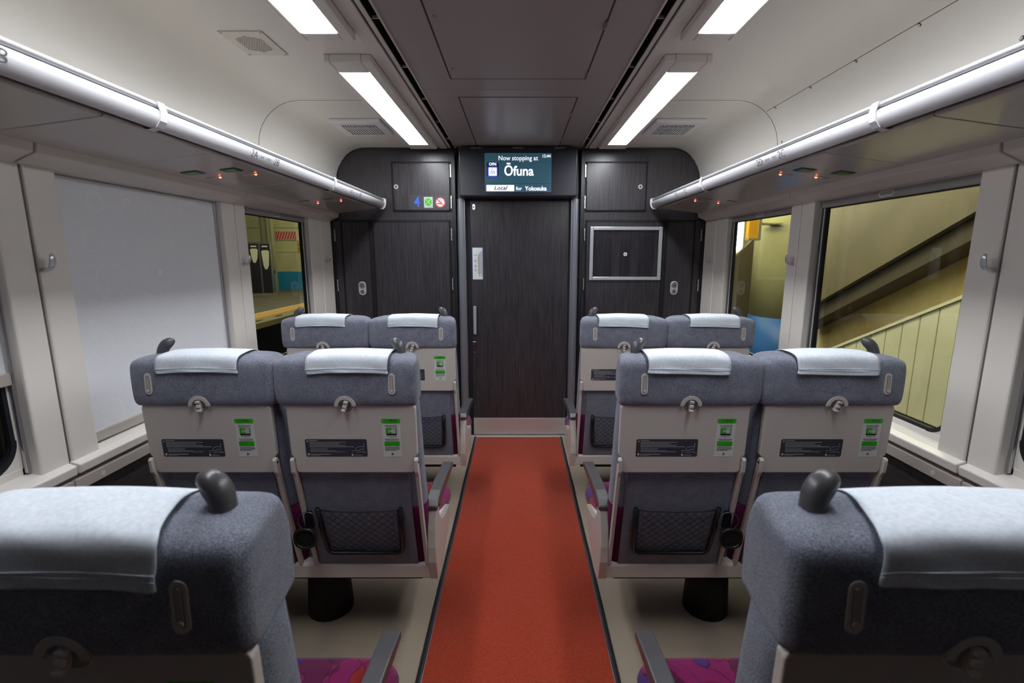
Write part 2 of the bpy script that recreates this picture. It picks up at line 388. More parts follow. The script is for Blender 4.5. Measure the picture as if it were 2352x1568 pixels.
# air vents
def vent(sx, label):
    e = tag(empty('air_vent', (sx*.945, 3.10, ZC)), label, 'vent')
    b = MB().prism(rrect(.30, .33, .01), -.022, 0, 2, 'white'); b.build('vent_body', e, bevel=.006)
    MB().box((-.10, -.10, -.0235), (.10, .11, -.0215), 'vent_dark').build('vent_opening', e)
    for k in range(13):
        x = -.096+.016*k
        MB().box((x-.003, -.10, -.028), (x+.003, .11, -.021), 'white').build('slat', e)
    for y in (-.035, .04): MB().box((-.10, y-.003, -.027), (.10, y+.003, -.021), 'panel').build('crossbar', e)
vent(-1, 'slatted white air vent in the left ceiling beside the lamp')
vent(1, 'slatted white air vent in the right ceiling beside the lamp')

# ------------------------------------------------------------------ side walls
WX = 1.40
WIN = [(.47, 1.318), (1.515, 2.338), (2.535, 3.295)]       # window openings along Y
Z0, Z1 = .826, 1.708
def side_wall(sx, name):
    b = MB()
    def bx(x0, y0, z0, x1, y1, z1, m, d=b): d.box((sx*x0, y0, z0), (sx*x1, y1, z1), m)
    bx(1.40, -1.3, 0, 1.52, 3.86, .76, 'lowwall')
    bx(1.40, -1.3, Z1, 1.56, 3.86, 2.3, 'panel')
    w_ = struct(b.build(name))
    # pillars (each a moulded panel, split at the seam)
    segs = [(-.2, .47), (1.318, 1.4075), (1.4165, 1.515), (2.338, 2.4415), (2.4455, 2.535), (3.295, 3.472), (3.475, 3.675)]
    for a, c_ in segs:
        MB().box((sx*1.40, a, .80), (sx*1.462, c_, Z1+.01), 'panel').build('pillar_panel', w_, bevel=.006)
    s = MB(); 
    for y in (1.412, 2.4435, 3.4735): s.box((sx*1.406, y-.01, .78), (sx*1.45, y+.01, Z1+.02), 'joint')
    s.build('pillar_joint', w_)
    # ledge, shadow gap and rail, split at the pillars' seams
    cuts = [-.2, 1.408, 2.442, 3.474, 3.675]
    for a, c_ in zip(cuts[:-1], cuts[1:]):
        MB().prism([(sx*1.378, .775), (sx*1.374, .806), (sx*1.40, .815), (sx*1.46, .825), (sx*1.46, .775)], a+.004, c_-.004, 1, 'panel').build('window_ledge', w_, bevel=.004)
    b = MB(); b.box((sx*1.392, -.2, .758), (sx*1.42, 3.68, .778), 'joint'); b.build('ledge_gap', w_)
    for a, c_ in ((-.2, 1.388), (1.392, 3.68)):
        rl = MB().box((sx*1.378, a, .724), (sx*1.41, c_, .762), 'beige_dk').build('wall_rail', w_, bevel=.002)
    for y in (1.49, 2.6): MB().disc((sx*1.377, y, .742), .0085, sx*.003, 0, 'beige', 16).disc((sx*1.3785, y, .742), .011, sx*.003, 0, 'seam', 16).build('screw_cap', w_)
    # cornice below the rack
    cn = [(sx*1.33, 1.757), (sx*1.334, 1.732), (sx*1.36, 1.722), (sx*1.395, 1.706), (sx*1.46, 1.700), (sx*1.46, 1.79), (sx*1.34, 1.79)]
    for a, c_ in ((-.2, 1.39), (1.398, 2.435), (2.438, 3.66)):
        MB().prism(cn, a, c_, 1, 'panel').build('cornice', w_, bevel=.003)
    return w_
wl = side_wall(-1, 'wall_left'); wr = side_wall(1, 'wall_right')
def window(sx, k, n, blind_z, lab):
    y0, y1 = WIN[k]
    e = empty('window_%d' % n, (sx*1.45, (y0+y1)/2, (Z0+Z1)/2)); struct(e)
    ox, oy, oz = e.location
    def bx(d, x0, ya, za, x1, yb, zb, m): d.box((sx*x0-ox, ya-oy, za-oz), (sx*x1-ox, yb-oy, zb-oz), m)
    fr = MB()          # outer body shell around the pane
    bx(fr, 1.442, y0-.02, Z0-.06, 1.464, y0+.014, Z1+.05, 'panel'); bx(fr, 1.442, y1-.014, Z0-.06, 1.464, y1+.02, Z1+.05, 'panel')
    bx(fr, 1.442, y0, Z0-.06, 1.464, y1, Z0+.018, 'panel'); bx(fr, 1.442, y0, Z1-.03, 1.464, y1, Z1+.05, 'panel')
    fr.build('window_frame', e, bevel=.003)
    tr = MB()
    for ya, yb in ((y0, y0+.010), (y1-.010, y1)):
        bx(tr, 1.428, ya, Z0, 1.439, yb, Z1, 'alu')
    tr.build('blind_track', e, bevel=.002)
    gk = MB()
    for a, b_ in ((y0+.014, y0+.026), (y1-.026, y1-.014)): bx(gk, 1.444, a, Z0, 1.462, b_, Z1, 'rubber')
    bx(gk, 1.444, y0+.014, Z0, 1.462, y1-.018, Z0+.03, 'rubber'); bx(gk, 1.444, y0+.014, Z1-.04, 1.462, y1-.018, Z1, 'rubber')
    for yc, sg_ in ((y0+.014, 1), (y1-.014, -1)):
        rr_ = .085
        A_ = [R(270-90*k/8) for k in range(9)]
        def cp_(r_q): return [(yc+sg_*(rr_+r_q*math.cos(a))-oy, Z0+.018+rr_+r_q*math.sin(a)-oz) for a in A_]
        gk.prism([(yc-oy, Z0+.018-oz)]+cp_(rr_), sx*1.4435-ox, sx*1.462-ox, 0, 'panel')
        gk.prism(cp_(rr_+.002)+cp_(rr_-.012)[::-1], sx*1.4425-ox, sx*1.462-ox, 0, 'rubber')
    gk.build('gasket', e)
    gl = MB(); bx(gl, 1.452, y0+.016, Z0, 1.455, y1-.016, Z1, 'glass'); gl.build('glass_pane', e)
    # roller case and blind
    rc = MB(); bx(rc, 1.441, y0+.002, Z1-.010, 1.462, y1-.002, Z1+.01, 'beige_dk'); rc.build('blind_case', e, bevel=.004)
    zb = blind_z
    bl = MB(); bx(bl, 1.4365, y0+.006, zb+.02, 1.4375, y1-.006, Z1-.01, 'blind'); bl.build('roller_blind', e)
    bb = MB(); bx(bb, 1.428, y0+.003, zb-.014, 1.4405, y1-.003, zb+.022, 'bar_shade' if blind_z > 1.2 else 'beige_dk'); bb.build('blind_bar', e, bevel=.003)
    ym = (y0+y1)/2
    T = TW((sx*1.4275-ox, ym-oy, zb+.004-oz)) @ Matrix.Rotation(R(90)*sx, 4, 'Z')
    hd = MB(); pts = [(u, 0, v) for u, v in rrect(.075, .018, .009)]
    hd.tube(pts, .0028, 'beige', 6, T=T, closed=True); hd.build('blind_handle', e)
window(-1, 0, 1, 1.105, ''); window(-1, 1, 2, .842, ''); window(-1, 2, 3, 1.685, '')
window(1, 0, 4, 1.685, ''); window(1, 1, 5, 1.685, ''); window(1, 2, 6, 1.685, '')
# rounded dark corners of the near windows' glass
# coat hooks
def hook(sx, y, label):
    pth = [(.002, 0, -.016), (-.012, 0, -.018), (-.024, 0, -.015), (-.032, 0, -.006), (-.035, 0, .008), (-.035, 0, .022), (-.032, 0, .030)]
    o = MB().tube([(sx*p[0], p[1], p[2]) for p in pth], [.014, .0125, .012, .0115, .011, .009, .004], 'hook', 12, flat=.42).build('coat_hook', sub=1, loc=(sx*1.4, y, 1.428))
    tag(o, label, 'hook')
hook(-1, 1.425, 'silver coat hook on the pillar left of the closed blind')
hook(-1, 2.475, 'silver coat hook on the pillar right of the closed blind')
hook(-1, 3.53, 'small silver coat hook on the left wall beside the dark cupboards')
hook(1, 1.425, 'silver coat hook on the rightmost pillar beside the large window')
hook(1, 2.475, 'silver coat hook on the right wall pillar between the two clear windows')
hook(1, 3.53, 'small silver coat hook on the right wall beside the dark cupboards')

# ------------------------------------------------------------------ luggage racks
def rack(sx, label, nums):
    e = tag(empty('luggage_rack', (sx*1.2, 1.9, 1.80)), label, 'luggage rack', 'overhead luggage racks')
    ox, oy, oz = e.location
    def P(x, z): return (sx*x-ox, z-oz)
    Y0, Y1 = .12-oy, 3.62-oy
    q0 = [(.990, 1.846), (.984, 1.845), (.9775, 1.841), (.9735, 1.835), (.9725, 1.828), (.9735, 1.820), (.9765, 1.812), (.981, 1.805), (.987, 1.799), (.994, 1.7955), (1.002, 1.795), (1.010, 1.798)]
    MB().loft([[(P(x, z)[0], yy, P(x, z)[1]) for x, z in q0+[(x+.006, z+.004) for x, z in q0[::-1]]] for yy in (Y0, Y1)], 'white').build('front_fascia', e)
    MB().tube([(P(.984, 0)[0], Y0, 1.8545-oz), (P(.984, 0)[0], Y1, 1.8545-oz)], .0075, 'rail', 12).build('hand_rail', e)
    MB().prism([P(.986, 1.842), P(.996, 1.842), P(.996, 1.852), P(.986, 1.852)], Y0, Y1, 1, 'seam').build('rail_groove', e)
    MB().prism([P(.99, 1.824), P(1.372, 1.812), P(1.372, 1.818), P(.99, 1.832)], Y0, Y1, 1, 'panel').build('shelf', e)
    MB().prism([P(1.004, 1.804), P(1.05, 1.804), P(1.05, 1.812), P(1.004, 1.812)], Y0, Y1, 1, 'seam').build('under_gap', e)
    up = [P(1.040, 1.812), P(1.036, 1.800), P(1.041, 1.794), P(1.054, 1.792), P(1.332, 1.757), P(1.334, 1.765), P(1.06, 1.812)]
    ys = [.12, 1.276, 1.712, 2.342, 3.0, 3.62]
    pans = []
    for a, b_ in zip(ys[:-1], ys[1:]):
        g = .0035 if a < 1.5 and a > 1 else .0015
        pans.append(MB().prism(up, a-oy+g, b_-oy-.0015, 1, 'under').build('underside_panel', e, bevel=.002))
    MB().prism([P(1.045, 1.808), P(1.33, 1.766), P(1.33, 1.772), P(1.045, 1.812)], Y0, Y1, 1, 'seam').build('panel_backing', e)
    MB().prism([P(.972, 1.864), P(.966, 1.855), P(.966, 1.825), P(.974, 1.800), P(.988, 1.788), P(1.010, 1.788), P(1.016, 1.800), P(1.0, 1.83), P(.998, 1.860), P(.988, 1.867)], Y1, Y1+.012, 1, 'white').build('end_cap', e)
    # straps
    for y in (1.40, 2.66):
        pth = [(P(.990, 0)[0], 0, 1.866-oz), (P(.974, 0)[0], 0, 1.862-oz), (P(.9675, 0)[0], 0, 1.838-oz), (P(.972, 0)[0], 0, 1.812-oz), (P(.984, 0)[0], 0, 1.796-oz), (P(1.010, 0)[0], 0, 1.790-oz)]
        rings = []
        pth2 = [(p[0]+(.004*sx), p[2]+.001) for p in pth]
        rr = []
        for yy in (y-.013-oy, y+.013-oy): rr.append(yy)
        s_ = MB(); outer = [(p[0], p[2]) for p in pth]; inner = [(p[0]+.004*sx, p[2]) for p in pth]
        s_.prism(outer+inner[::-1], rr[0], rr[1], 1, 'white'); s_.build('strap', e, bevel=.001)
        MB().tube([(P(1.012, 0)[0], y-oy, 1.794-oz), (P(1.036, 0)[0], y+.01-oy, 1.800-oz)], .002, 'black', 6).build('strap_cord', e)
    # seat numbers on the fascia
    d = Vector((sx*(.985-.9735), 0, 1.804-1.834)).normalized(); up_ = -d
    def TF(y):      # text frame: reads along Y, seen from the aisle
        xa = Vector((0, 1 if sx < 0 else -1, 0)); n_ = xa.cross(up_)
        mt = Matrix((xa, up_, n_)).transposed().to_4x4(); mt.translation = Vector((sx*.9745-ox-sx*.0022, y-oy, 1.820-oz)); return mt
    for y, t in nums:
        MB().text(t, .038, 'number', TF(y), sx=1.1).build('seat_number', e, fix=False)
        if t[-1] == ('A' if sx < 0 else 'C'):
            tl = MB()
            for k, q in enumerate((.046, .060, .092, .103, .114)):
                tl.box((-.003, -.004, -.0004), (.003, .004, .0004), 'print_light', T=TF(y+q))
            o_ = tl.build('small_print', e, fix=False); o_['kind'] = 'stuff'
    # indicators and red lamps, on the sloping underside
    def U(x, y, dz=0): return Vector((sx*x-ox, y-oy, 1.792-(x-1.054)*(.035/.278)-dz-oz))
    ang = math.atan(.035/.278)*sx
    for yb in (1.98, 2.955, .90):
        for x, dy in ((1.255, -.045), (1.125, -.012)):
            T = TW(U(x, yb+dy, .0012)) @ Matrix.Rotation(ang, 4, 'Y')
            sz = .05 if yb < 2.5 else .012
            if yb < 2.5:
                b = MB().prism(rrect(.062, .062, .004), -.001, .001, 2, 'black', T=T).prism(rrect(.040, .044, .003), -.0018, 0, 2, 'ind_green', T=T)
                b.build('seat_indicator', e)
            else:
                MB().prism(rrect(.05, .03, .004), -.001, .001, 2, 'seam', T=T).prism(rrect(.046, .026, .003), -.0016, 0, 2, 'under', T=T).build('card_reader', e)
            T2 = TW(U(x-.012, yb+dy+.115, .001)) @ Matrix.Rotation(ang, 4, 'Y')
            MB().box((-.03, -.008, -.001), (.03, .008, .001), 'beige', T=T2).disc((sx*.018, 0, -.0015), .003, .001, 2, 'black', 8, T=T2).disc((sx*.004, 0, -.0015), .003, .001, 2, 'black', 8, T=T2).build('sensor_plate', e)
            MB().disc((-sx*.022, 0, -.005), .0045, .005, 2, 'led', 8, T=T2).build('indicator_lamp', e)
    return e
rack(-1, 'luggage rack on the left wall with silver rail and seat numbers 2A 2B', [(1.862, '2A'), (2.025, '2B'), (.972, '3B'), (.81, '3A'), (2.90, '1A'), (3.06, '1B')])
rack(1, 'luggage rack on the right wall with silver rail and seat numbers 2D 2C', [(1.862, '2C'), (2.025, '2D'), (.972, '3D'), (.81, '3C'), (2.90, '1C'), (3.06, '1D')])

# ------------------------------------------------------------------ far bulkhead
wf = MB()
arch = [(-1.405, 0), (-.462, 0), (-.462, 2.222), (-1.147, 2.222)] + [(-1.147-.195*math.sin(R(a)), 2.027+.195*math.cos(R(a))) for a in range(15, 91, 15)] + [(-1.342, 1.73), (-1.405, 1.73)]
for sx in (-1, 1):
    wf.prism([(-x*sx*-1*-1 if False else x*(-sx)*-1 if False else x*(1 if sx < 0 else -1), z) for x, z in arch], 3.70, 3.90, 1, 'wood')
wf.box((-.47, 3.74, 1.86), (.47, 3.90, 2.26), 'wood_frame')
wf.box((-1.5, 3.80, -.05), (-.40, 3.92, 2.35), 'blackm').box((.40, 3.80, -.05), (1.5, 3.92, 2.35), 'blackm').box((-.5, 3.85, -.05), (.5, 3.92, 2.35), 'blackm')
far = struct(wf.build('wall_far'))
tr6 = MB()
for sx in (-1, 1):       # black edge trim of the arched panel and the strip beside the doorway
    pts = [(sx*.462, 3.694, 2.222), (sx*1.147, 3.694, 2.222)]+[(sx*(1.147+.195*math.sin(R(a))), 3.694, 2.027+.195*math.cos(R(a))) for a in range(15, 91, 15)]+[(sx*1.342, 3.694, 1.73)]
    tr6.tube(pts, .009, 'wood_frame', 6)
    tr6.box((sx*.462, 3.665, 0), (sx*.487, 3.70, 2.225), 'wood_frame')
    tr6.box((sx*1.385, 3.685, 0), (sx*1.405, 3.70, 1.73), 'wood_frame')
    tr6.box((sx*1.342, 3.685, 1.715), (sx*1.405, 3.70, 1.735), 'wood_frame')
struct(tr6.build('trim_6', bevel=.002))
def access(x0, z0, x1, z1, hinge_x, hz, lock=None, name='cupboard_door'):
    fr = MB().box((x0-.012, 3.697, z0-.012), (x1+.012, 3.702, z1+.012), 'blackm').build('door_surround', far)
    d = MB().box((x0, 3.690, z0), (x1, 3.70, z1), 'wood').build(name, far, bevel=.002)
    ed = MB()
    for a, b_ in (((x0, z0), (x0+.006, z1)), ((x1-.006, z0), (x1, z1)), ((x0, z0), (x1, z0+.006)), ((x0, z1-.006), (x1, z1))):
        ed.box((a[0], 3.6885, a[1]), (b_[0], 3.692, b_[1]), 'wood_frame')
    ed.build('door_edging', d)
    for z in hz:
        h = MB().box((hinge_x-.004, 3.683, z-.045), (hinge_x+.004, 3.692, z+.045), 'alu')
        for k in (-.018, .018): h.box((hinge_x-.0045, 3.6825, z+k-.001), (hinge_x+.0045, 3.6925, z+k+.001), 'seam')
        h.build('hinge', d)
    return d
def knob(x, z, d, r=.016):
    MB().disc((x, 3.690, z), r, -.004, 1, 'rail', 18).disc((x, 3.686, z), r*.62, -.002, 1, 'alu_dk', 14).box((x-.002, 3.6835, z-.006), (x+.002, 3.6845, z+.006), 'black').build('round_lock', d)
def oval_lock(x, z, d):
    b = MB().prism(rrect(.056, .105, .027, cx=x, cy=z), 3.684, 3.690, 1, 'rail')
    b.disc((x, 3.684, z+.022), .022, -.003, 1, 'alu', 20).disc((x, 3.684, z-.026), .017, -.003, 1, 'alu', 18)
    b.box((x-.009, 3.679, z+.018), (x+.009, 3.681, z+.022), 'black').box((x-.002, 3.679, z-.034), (x+.002, 3.681, z-.020), 'black'); b.build('oval_lock', d, bevel=.001)
hl = access(-.925, 1.785, -.508, 2.122, -.497, (2.067, 1.845), None, 'upper_cupboard_door'); knob(-.903, 1.955, hl)
hr = access(.508, 1.785, .945, 2.122, .497, (2.067, 1.845), None, 'upper_cupboard_door'); knob(.905, 1.955, hr)
l1 = access(-1.090, .05, -.515, 1.705, -.500, (1.61, 1.24, .8)); l2 = access(-1.325, .05, -1.118, 1.705, -1.378, (1.605, 1.23)); oval_lock(-1.193, 1.207, l2)
r1 = access(.515, .05, 1.090, 1.705, .500, (1.61, 1.24, .8)); r2 = access(1.118, .05, 1.325, 1.705, 1.378, (1.605, 1.23)); oval_lock(1.195, 1.210, r2)
# stickers on the upper left door
st = MB().prism(rrect(.285, .105, .004, cx=-.66, cy=1.843), 3.6882, 3.6892, 1, 'plate'); st.build('sticker_backing', hl)
MB().text('4', .098, 'blue', face_y(-.752, 3.687, 1.843), bold=.0025, sx=.85).build('number_sticker', hl, fix=False)
b = MB().prism(rrect(.066, .078, .002, cx=-.667, cy=1.843), 3.6868, 3.688, 1, 'card_grey')
b.prism(rrect(.058, .060, .014, cx=-.667, cy=1.846), 3.6855, 3.687, 1, 'sticker_white').prism(rrect(.051, .053, .012, cx=-.667, cy=1.846), 3.6845, 3.686, 1, 'green')
for a in (45, -45):
    b.box((-.036, -.0012, -.0015), (.036, .0012, .0015), 'sticker_white', T=TW((-.667, 3.684, 1.846)) @ Matrix.Rotation(R(a), 4, 'Y'))
b.build('green_clover_sticker', hl)
b = MB().disc((-.578, 3.688, 1.843), .039, -.0012, 1, 'red', 28).disc((-.578, 3.6868, 1.843), .031, -.0008, 1, 'sticker_white', 28)
b.box((-.600, 3.6845, 1.832), (-.566, 3.686, 1.837), 'ink').tube([(-.568, 3.6855, 1.842), (-.570, 3.6855, 1.85), (-.583, 3.6855, 1.852), (-.586, 3.6855, 1.862), (-.572, 3.6855, 1.864)], .0012, 'ink', 5)
b.box((-.034, -.001, -.0025), (.034, .001, .0025), 'red', T=TW((-.578, 3.6842, 1.843)) @ Matrix.Rotation(R(45), 4, 'Y'))
b.build('no_smoking_sticker', hl)
# framed notice holder on the lower right door
pf = tag(empty('notice_frame', (.813, 3.69, 1.468)), 'empty aluminium notice frame with clear cover on the right cupboard', 'frame')
b = MB(); W2, H2, t_ = .272, .199, .026
for a, c_ in (((-W2, -H2), (-W2+t_, H2)), ((W2-t_, -H2), (W2, H2)), ((-W2+t_, -H2), (W2-t_, -H2+t_)), ((-W2+t_, H2-t_), (W2-t_, H2))):
    b.box((a[0], -.014, a[1]), (c_[0], 0, c_[1]), 'hook')
b.build('frame_rails', pf, bevel=.004)
MB().box((-W2+t_, -.006, -H2+t_), (W2-t_, -.004, H2-t_), 'acrylic').build('clear_cover', pf)
MB().disc((-.002, -.006, -.004), .014, -.004, 1, 'white', 18).disc((-.002, -.0101, -.004), .006, -.001, 1, 'alu_dk', 12).build('cover_button', pf)
MB().tube([(.195, -.008, .165), (.21, -.010, .155), (.212, -.010, .140), (.205, -.009, .125)], .0015, 'acrylic', 5).build('cover_hook', pf)
for qx in (-.17, .17):
    for qz in (-H2+.012, H2-.012): MB().disc((qx, -.014, qz), .003, -.001, 1, 'alu_dk', 8).build('screw', pf)

# door leaf and jambs
dr = MB().box((-.385, 3.745, .008), (.40, 3.785, 1.88), 'wood')
door = struct(dr.build('door_1', bevel=.003))
MB().box((-.385, 3.741, .008), (-.362, 3.747, 1.88), 'blackm').build('door_edge_strip', door)
b = MB().box((-.362, 3.738, .010), (.40, 3.745, .150), 'steel').build('kick_plate', door, bevel=.0015)
for x in (-.35, -.21, -.07, .08, .23):
    for z in (.025, .136): MB().disc((x, 3.738, z), .003, -.001, 1, 'alu_dk', 8).build('screw', b)
MB().prism(rrect(.024, .225, .011, cx=-.338, cy=.955), 3.715, 3.738, 1, 'hook').build('door_handle', door, bevel=.003)
MB().prism(rrect(.030, .058, .006, cx=-.346, cy=.755), 3.733, 3.745, 1, 'chrome').disc((-.346, 3.733, .752), .009, -.003, 1, 'black', 14).disc((-.349, 3.745, .692), .005, -.004, 1, 'chrome', 10).build('door_lock', door, bevel=.001)
MB().prism(rrect(.020, .042, .010, cx=-.335, cy=1.815), 3.739, 3.745, 1, 'chrome').disc((-.335, 3.739, 1.815), .005, -.002, 1, 'black', 10).build('keyhole', door)
b = MB().prism(rrect(.082, .245, .004, cx=-.312, cy=1.393), 3.7432, 3.7452, 1, 'blue').prism(rrect(.077, .240, .004, cx=-.312, cy=1.393), 3.742, 3.7435, 1, 'sticker_white')
for k, (xx, z0_, n_) in enumerate(((-.279, 1.49, 20), (-.289, 1.48, 24), (-.298, 1.47, 20), (-.306, 1.46, 18))):
    z = z0_
    while z > 1.300+(k % 2)*.02:
        h_ = random.uniform(.003, .009); b.box((xx-.0022, 3.7412, z-h_), (xx+.0022, 3.742, z), 'ink'); z -= h_+.002
for z in (1.46, 1.42, 1.41, 1.38, 1.37, 1.35, 1.34): b.box((-.338, 3.7412, z-.003), (-.320, 3.742, z), 'ink')
b.build('door_notice', door)
for i, sx in enumerate((-1, 1)):
    j = [[(sx*(.396+.0315*(1-math.cos(R(a)))), y_, z) for a, y_ in ((0, 3.745), (30, 3.712), (60, 3.698), (90, 3.692), (120, 3.692), (150, 3.696), (180, 3.705))] for z in (0, 1.87)]
    b = MB().loft(j, 'jamb', closed=False).box((sx*.40, 3.705, 0), (sx*.459, 3.75, 1.87), 'jamb')
    struct(b.build('trim_%d' % (7+i)))
    struct(MB().box((sx*.385, 3.74, 0), (sx*.3965, 3.80, 1.88), 'blackm').build('trim_%d' % (9+i)))
# display unit
du = tag(empty('display_unit', (0, 3.60, 2.03)), 'black passenger display reading Now stopping at Ofuna above the door', 'display')
tz0, tz1 = 1.872, 2.214
poly = [(3.635, tz1), (3.60, 2.10), (3.60, tz0+.02), (3.61, tz0), (3.76, tz0), (3.76, tz1)]
poly = [(y-3.60, z-2.03) for y, z in poly]
MB().prism([(.0, .184), (.0, -.150), (.010, -.158), (.135, -.158), (.135, .184)], -.425, .425, 0, 'bluegrey').build('display_housing', du, bevel=.006)
for x in (-.30, 0, .30): MB().box((x-.04, -.004, .176), (x+.04, .004, .182), 'alu').build('hinge', du)
hx, z0_, z1_ = .240, -.125, .143
s_ = MB().box((-hx-.006, -.003, z0_-.006), (hx+.006, .001, z1_+.006), 'black').box((-hx, -.005, z0_), (hx, -.003, z1_), 'scr_bg')
s_.box((-hx, -.0056, z0_+.058), (hx, -.005, z0_+.061), 'scr_line')
def dt(x, z, t, size, bold=.0006, sx=1, sh=0, m='scr_white', ax='CENTER'): s_.text(t, size, m, face_y(x, -.0066, z), bold, shear=sh, sx=sx, ax=ax)
dt(.0, .107, 'Now stopping at', .045, .0005, .93); dt(.233, .121, '15:44', .030, .0006, .95, ax='RIGHT')
dt(.005, .018, '\u014cfuna', .092, .0020, .95)
s_.prism(rrect(.085, .100, .012, cx=-.182, cy=.030), -.0056, -.005, 1, 'scr_dark').prism(rrect(.070, .068, .008, cx=-.182, cy=.016), -.0061, -.0055, 1, 'scr_violet').prism(rrect(.057, .055, .004, cx=-.182, cy=.016), -.0065, -.006, 1, 'scr_white')
s_.text('OFN', .026, 'scr_white', face_y(-.182, -.0070, .066), .001)
s_.text('JO', .022, 'scr_dark', face_y(-.182, -.0070, .031)); s_.text('09', .034, 'scr_dark', face_y(-.182, -.0070, .007))
s_.prism(rrect(.200, .042, .003, cx=-.128, cy=-.097), -.0061, -.0055, 1, 'scr_white'); s_.text('Local', .040, 'scr_dark', face_y(-.128, -.0068, -.097), .0008, shear=.25, sx=1.1)
dt(.006, -.101, 'for', .036, .0005); dt(.128, -.101, 'Yokosuka', .042, .0009, .93)
s_.build('screen', du, fix=False)

# ------------------------------------------------------------------ near bulkhead (behind the camera) with its open doorway
wn = MB().box((-1.5, YN-.05, 0), (-.42, YN, 2.3), 'wood').box((.42, YN-.05, 0), (1.5, YN, 2.3), 'wood').box((-.42, YN-.05, 1.88), (.42, YN, 2.3), 'wood')
wn.box((-1.5, -1.35, 0), (1.5, -1.3, 2.3), 'wood').box((-1.5, -1.3, 0), (-1.42, YN-.05, 2.3), 'wood').box((1.42, -1.3, 0), (1.5, YN-.05, 2.3), 'wood')
struct(wn.build('wall_near'))

# ------------------------------------------------------------------ seats
def back_plane(z):      # rear fabric surface, local y at height z
    pts = [(.28, .0), (.36, -.012), (.55, -.062), (.75, -.100), (.98, -.118)]
    for (a, ya), (b_, yb) in zip(pts, pts[1:]):
        if z <= b_: return ya+(yb-ya)*(z-a)/(b_-a)
    return pts[-1][1]
def ring(cx, hr, hf, y0, y1, z, rc=.04, n=4):
    """rounded section: rear half width hr at y0, front half width hf at y1"""
    out = []
    rc = min(rc, (y1-y0)*.45)
    for qx, yy, hw, a0 in ((1, y0, hr, -90), (1, y1, hf, 0), (-1, y1, hf, 90), (-1, y0, hr, 180)):
        qy = -1 if yy == y0 else 1
        for k in range(n+1):
            a = R(a0+90*k/n); out.append((cx+qx*(hw-rc)+rc*math.cos(a), yy-qy*rc+rc*math.sin(a), z))
    return out
HEAD = [(.976, -.130, .008, .214, .208), (.984, -.145, .014, .223, .213), (1.0, -.151, .016, .2265, .211), (1.04, -.151, .016, .2275, .212), (1.085, -.151, .014, .2275, .211), (1.118, -.150, .008, .2268, .208), (1.135, -.146, -.002, .2245, .207), (1.1435, -.136, -.018, .218, .198), (1.148, -.116, -.034, .204, .182), (1.149, -.095, -.046, .18, .16)]
def crown(z, dx): return z - max(0, (z-1.04)/.11)*.016*abs(dx/.22)**2.2
def stadium_slot(cx, y, z, parent, tilt):
    T = TW((cx, y, z)) @ Matrix.Rotation(-tilt, 4, 'X')
    b = MB().prism(rrect(.0215, .068, .0105), -.0018, .01, 1, 'beige', T=T)
    b.prism(rrect(.011, .054, .0054), -.0022, 0, 1, 'seam', T=T).prism(rrect(.009, .051, .0044), -.0027, 0, 1, 'beige_dk', T=T)
    b.disc((0, -.0027, -.021), .0045, -.002, 1, 'beige', 12, T=T); b.build('hanger_slot', parent, bevel=.0006)
def grip(cx, sgn, parent):
    # comma shaped grab handle leaning towards the seat centre (sgn)
    c_ = [(0, 0, -.014), (0, 0, .003), (.001, .002, .015), (.005, .005, .027), (.012, .007, .037), (.020, .009, .043), (.028, .010, .044), (.034, .011, .041)]
    r_ = [.0175, .0172, .0170, .0180, .0186, .0178, .0150, .0085]
    n = 12; rings = []
    for i, (p, r) in enumerate(zip(c_, r_)):
        a = Vector(c_[max(i-1, 0)]); b_ = Vector(c_[min(i+1, len(c_)-1)]); d = (b_-a).normalized(); u = Vector((d.z, 0, -d.x))
        rings.append([tuple(Vector((sgn*(p[0]+u.x*r*math.cos(2*math.pi*k/n))+cx, -.056+p[1]+r*1.12*math.sin(2*math.pi*k/n), 1.130+p[2]*.95+u.z*r*math.cos(2*math.pi*k/n)))) for k in range(n)])
    return MB().loft(rings, 'dkgrey').build('grab_handle', parent, sub=1)
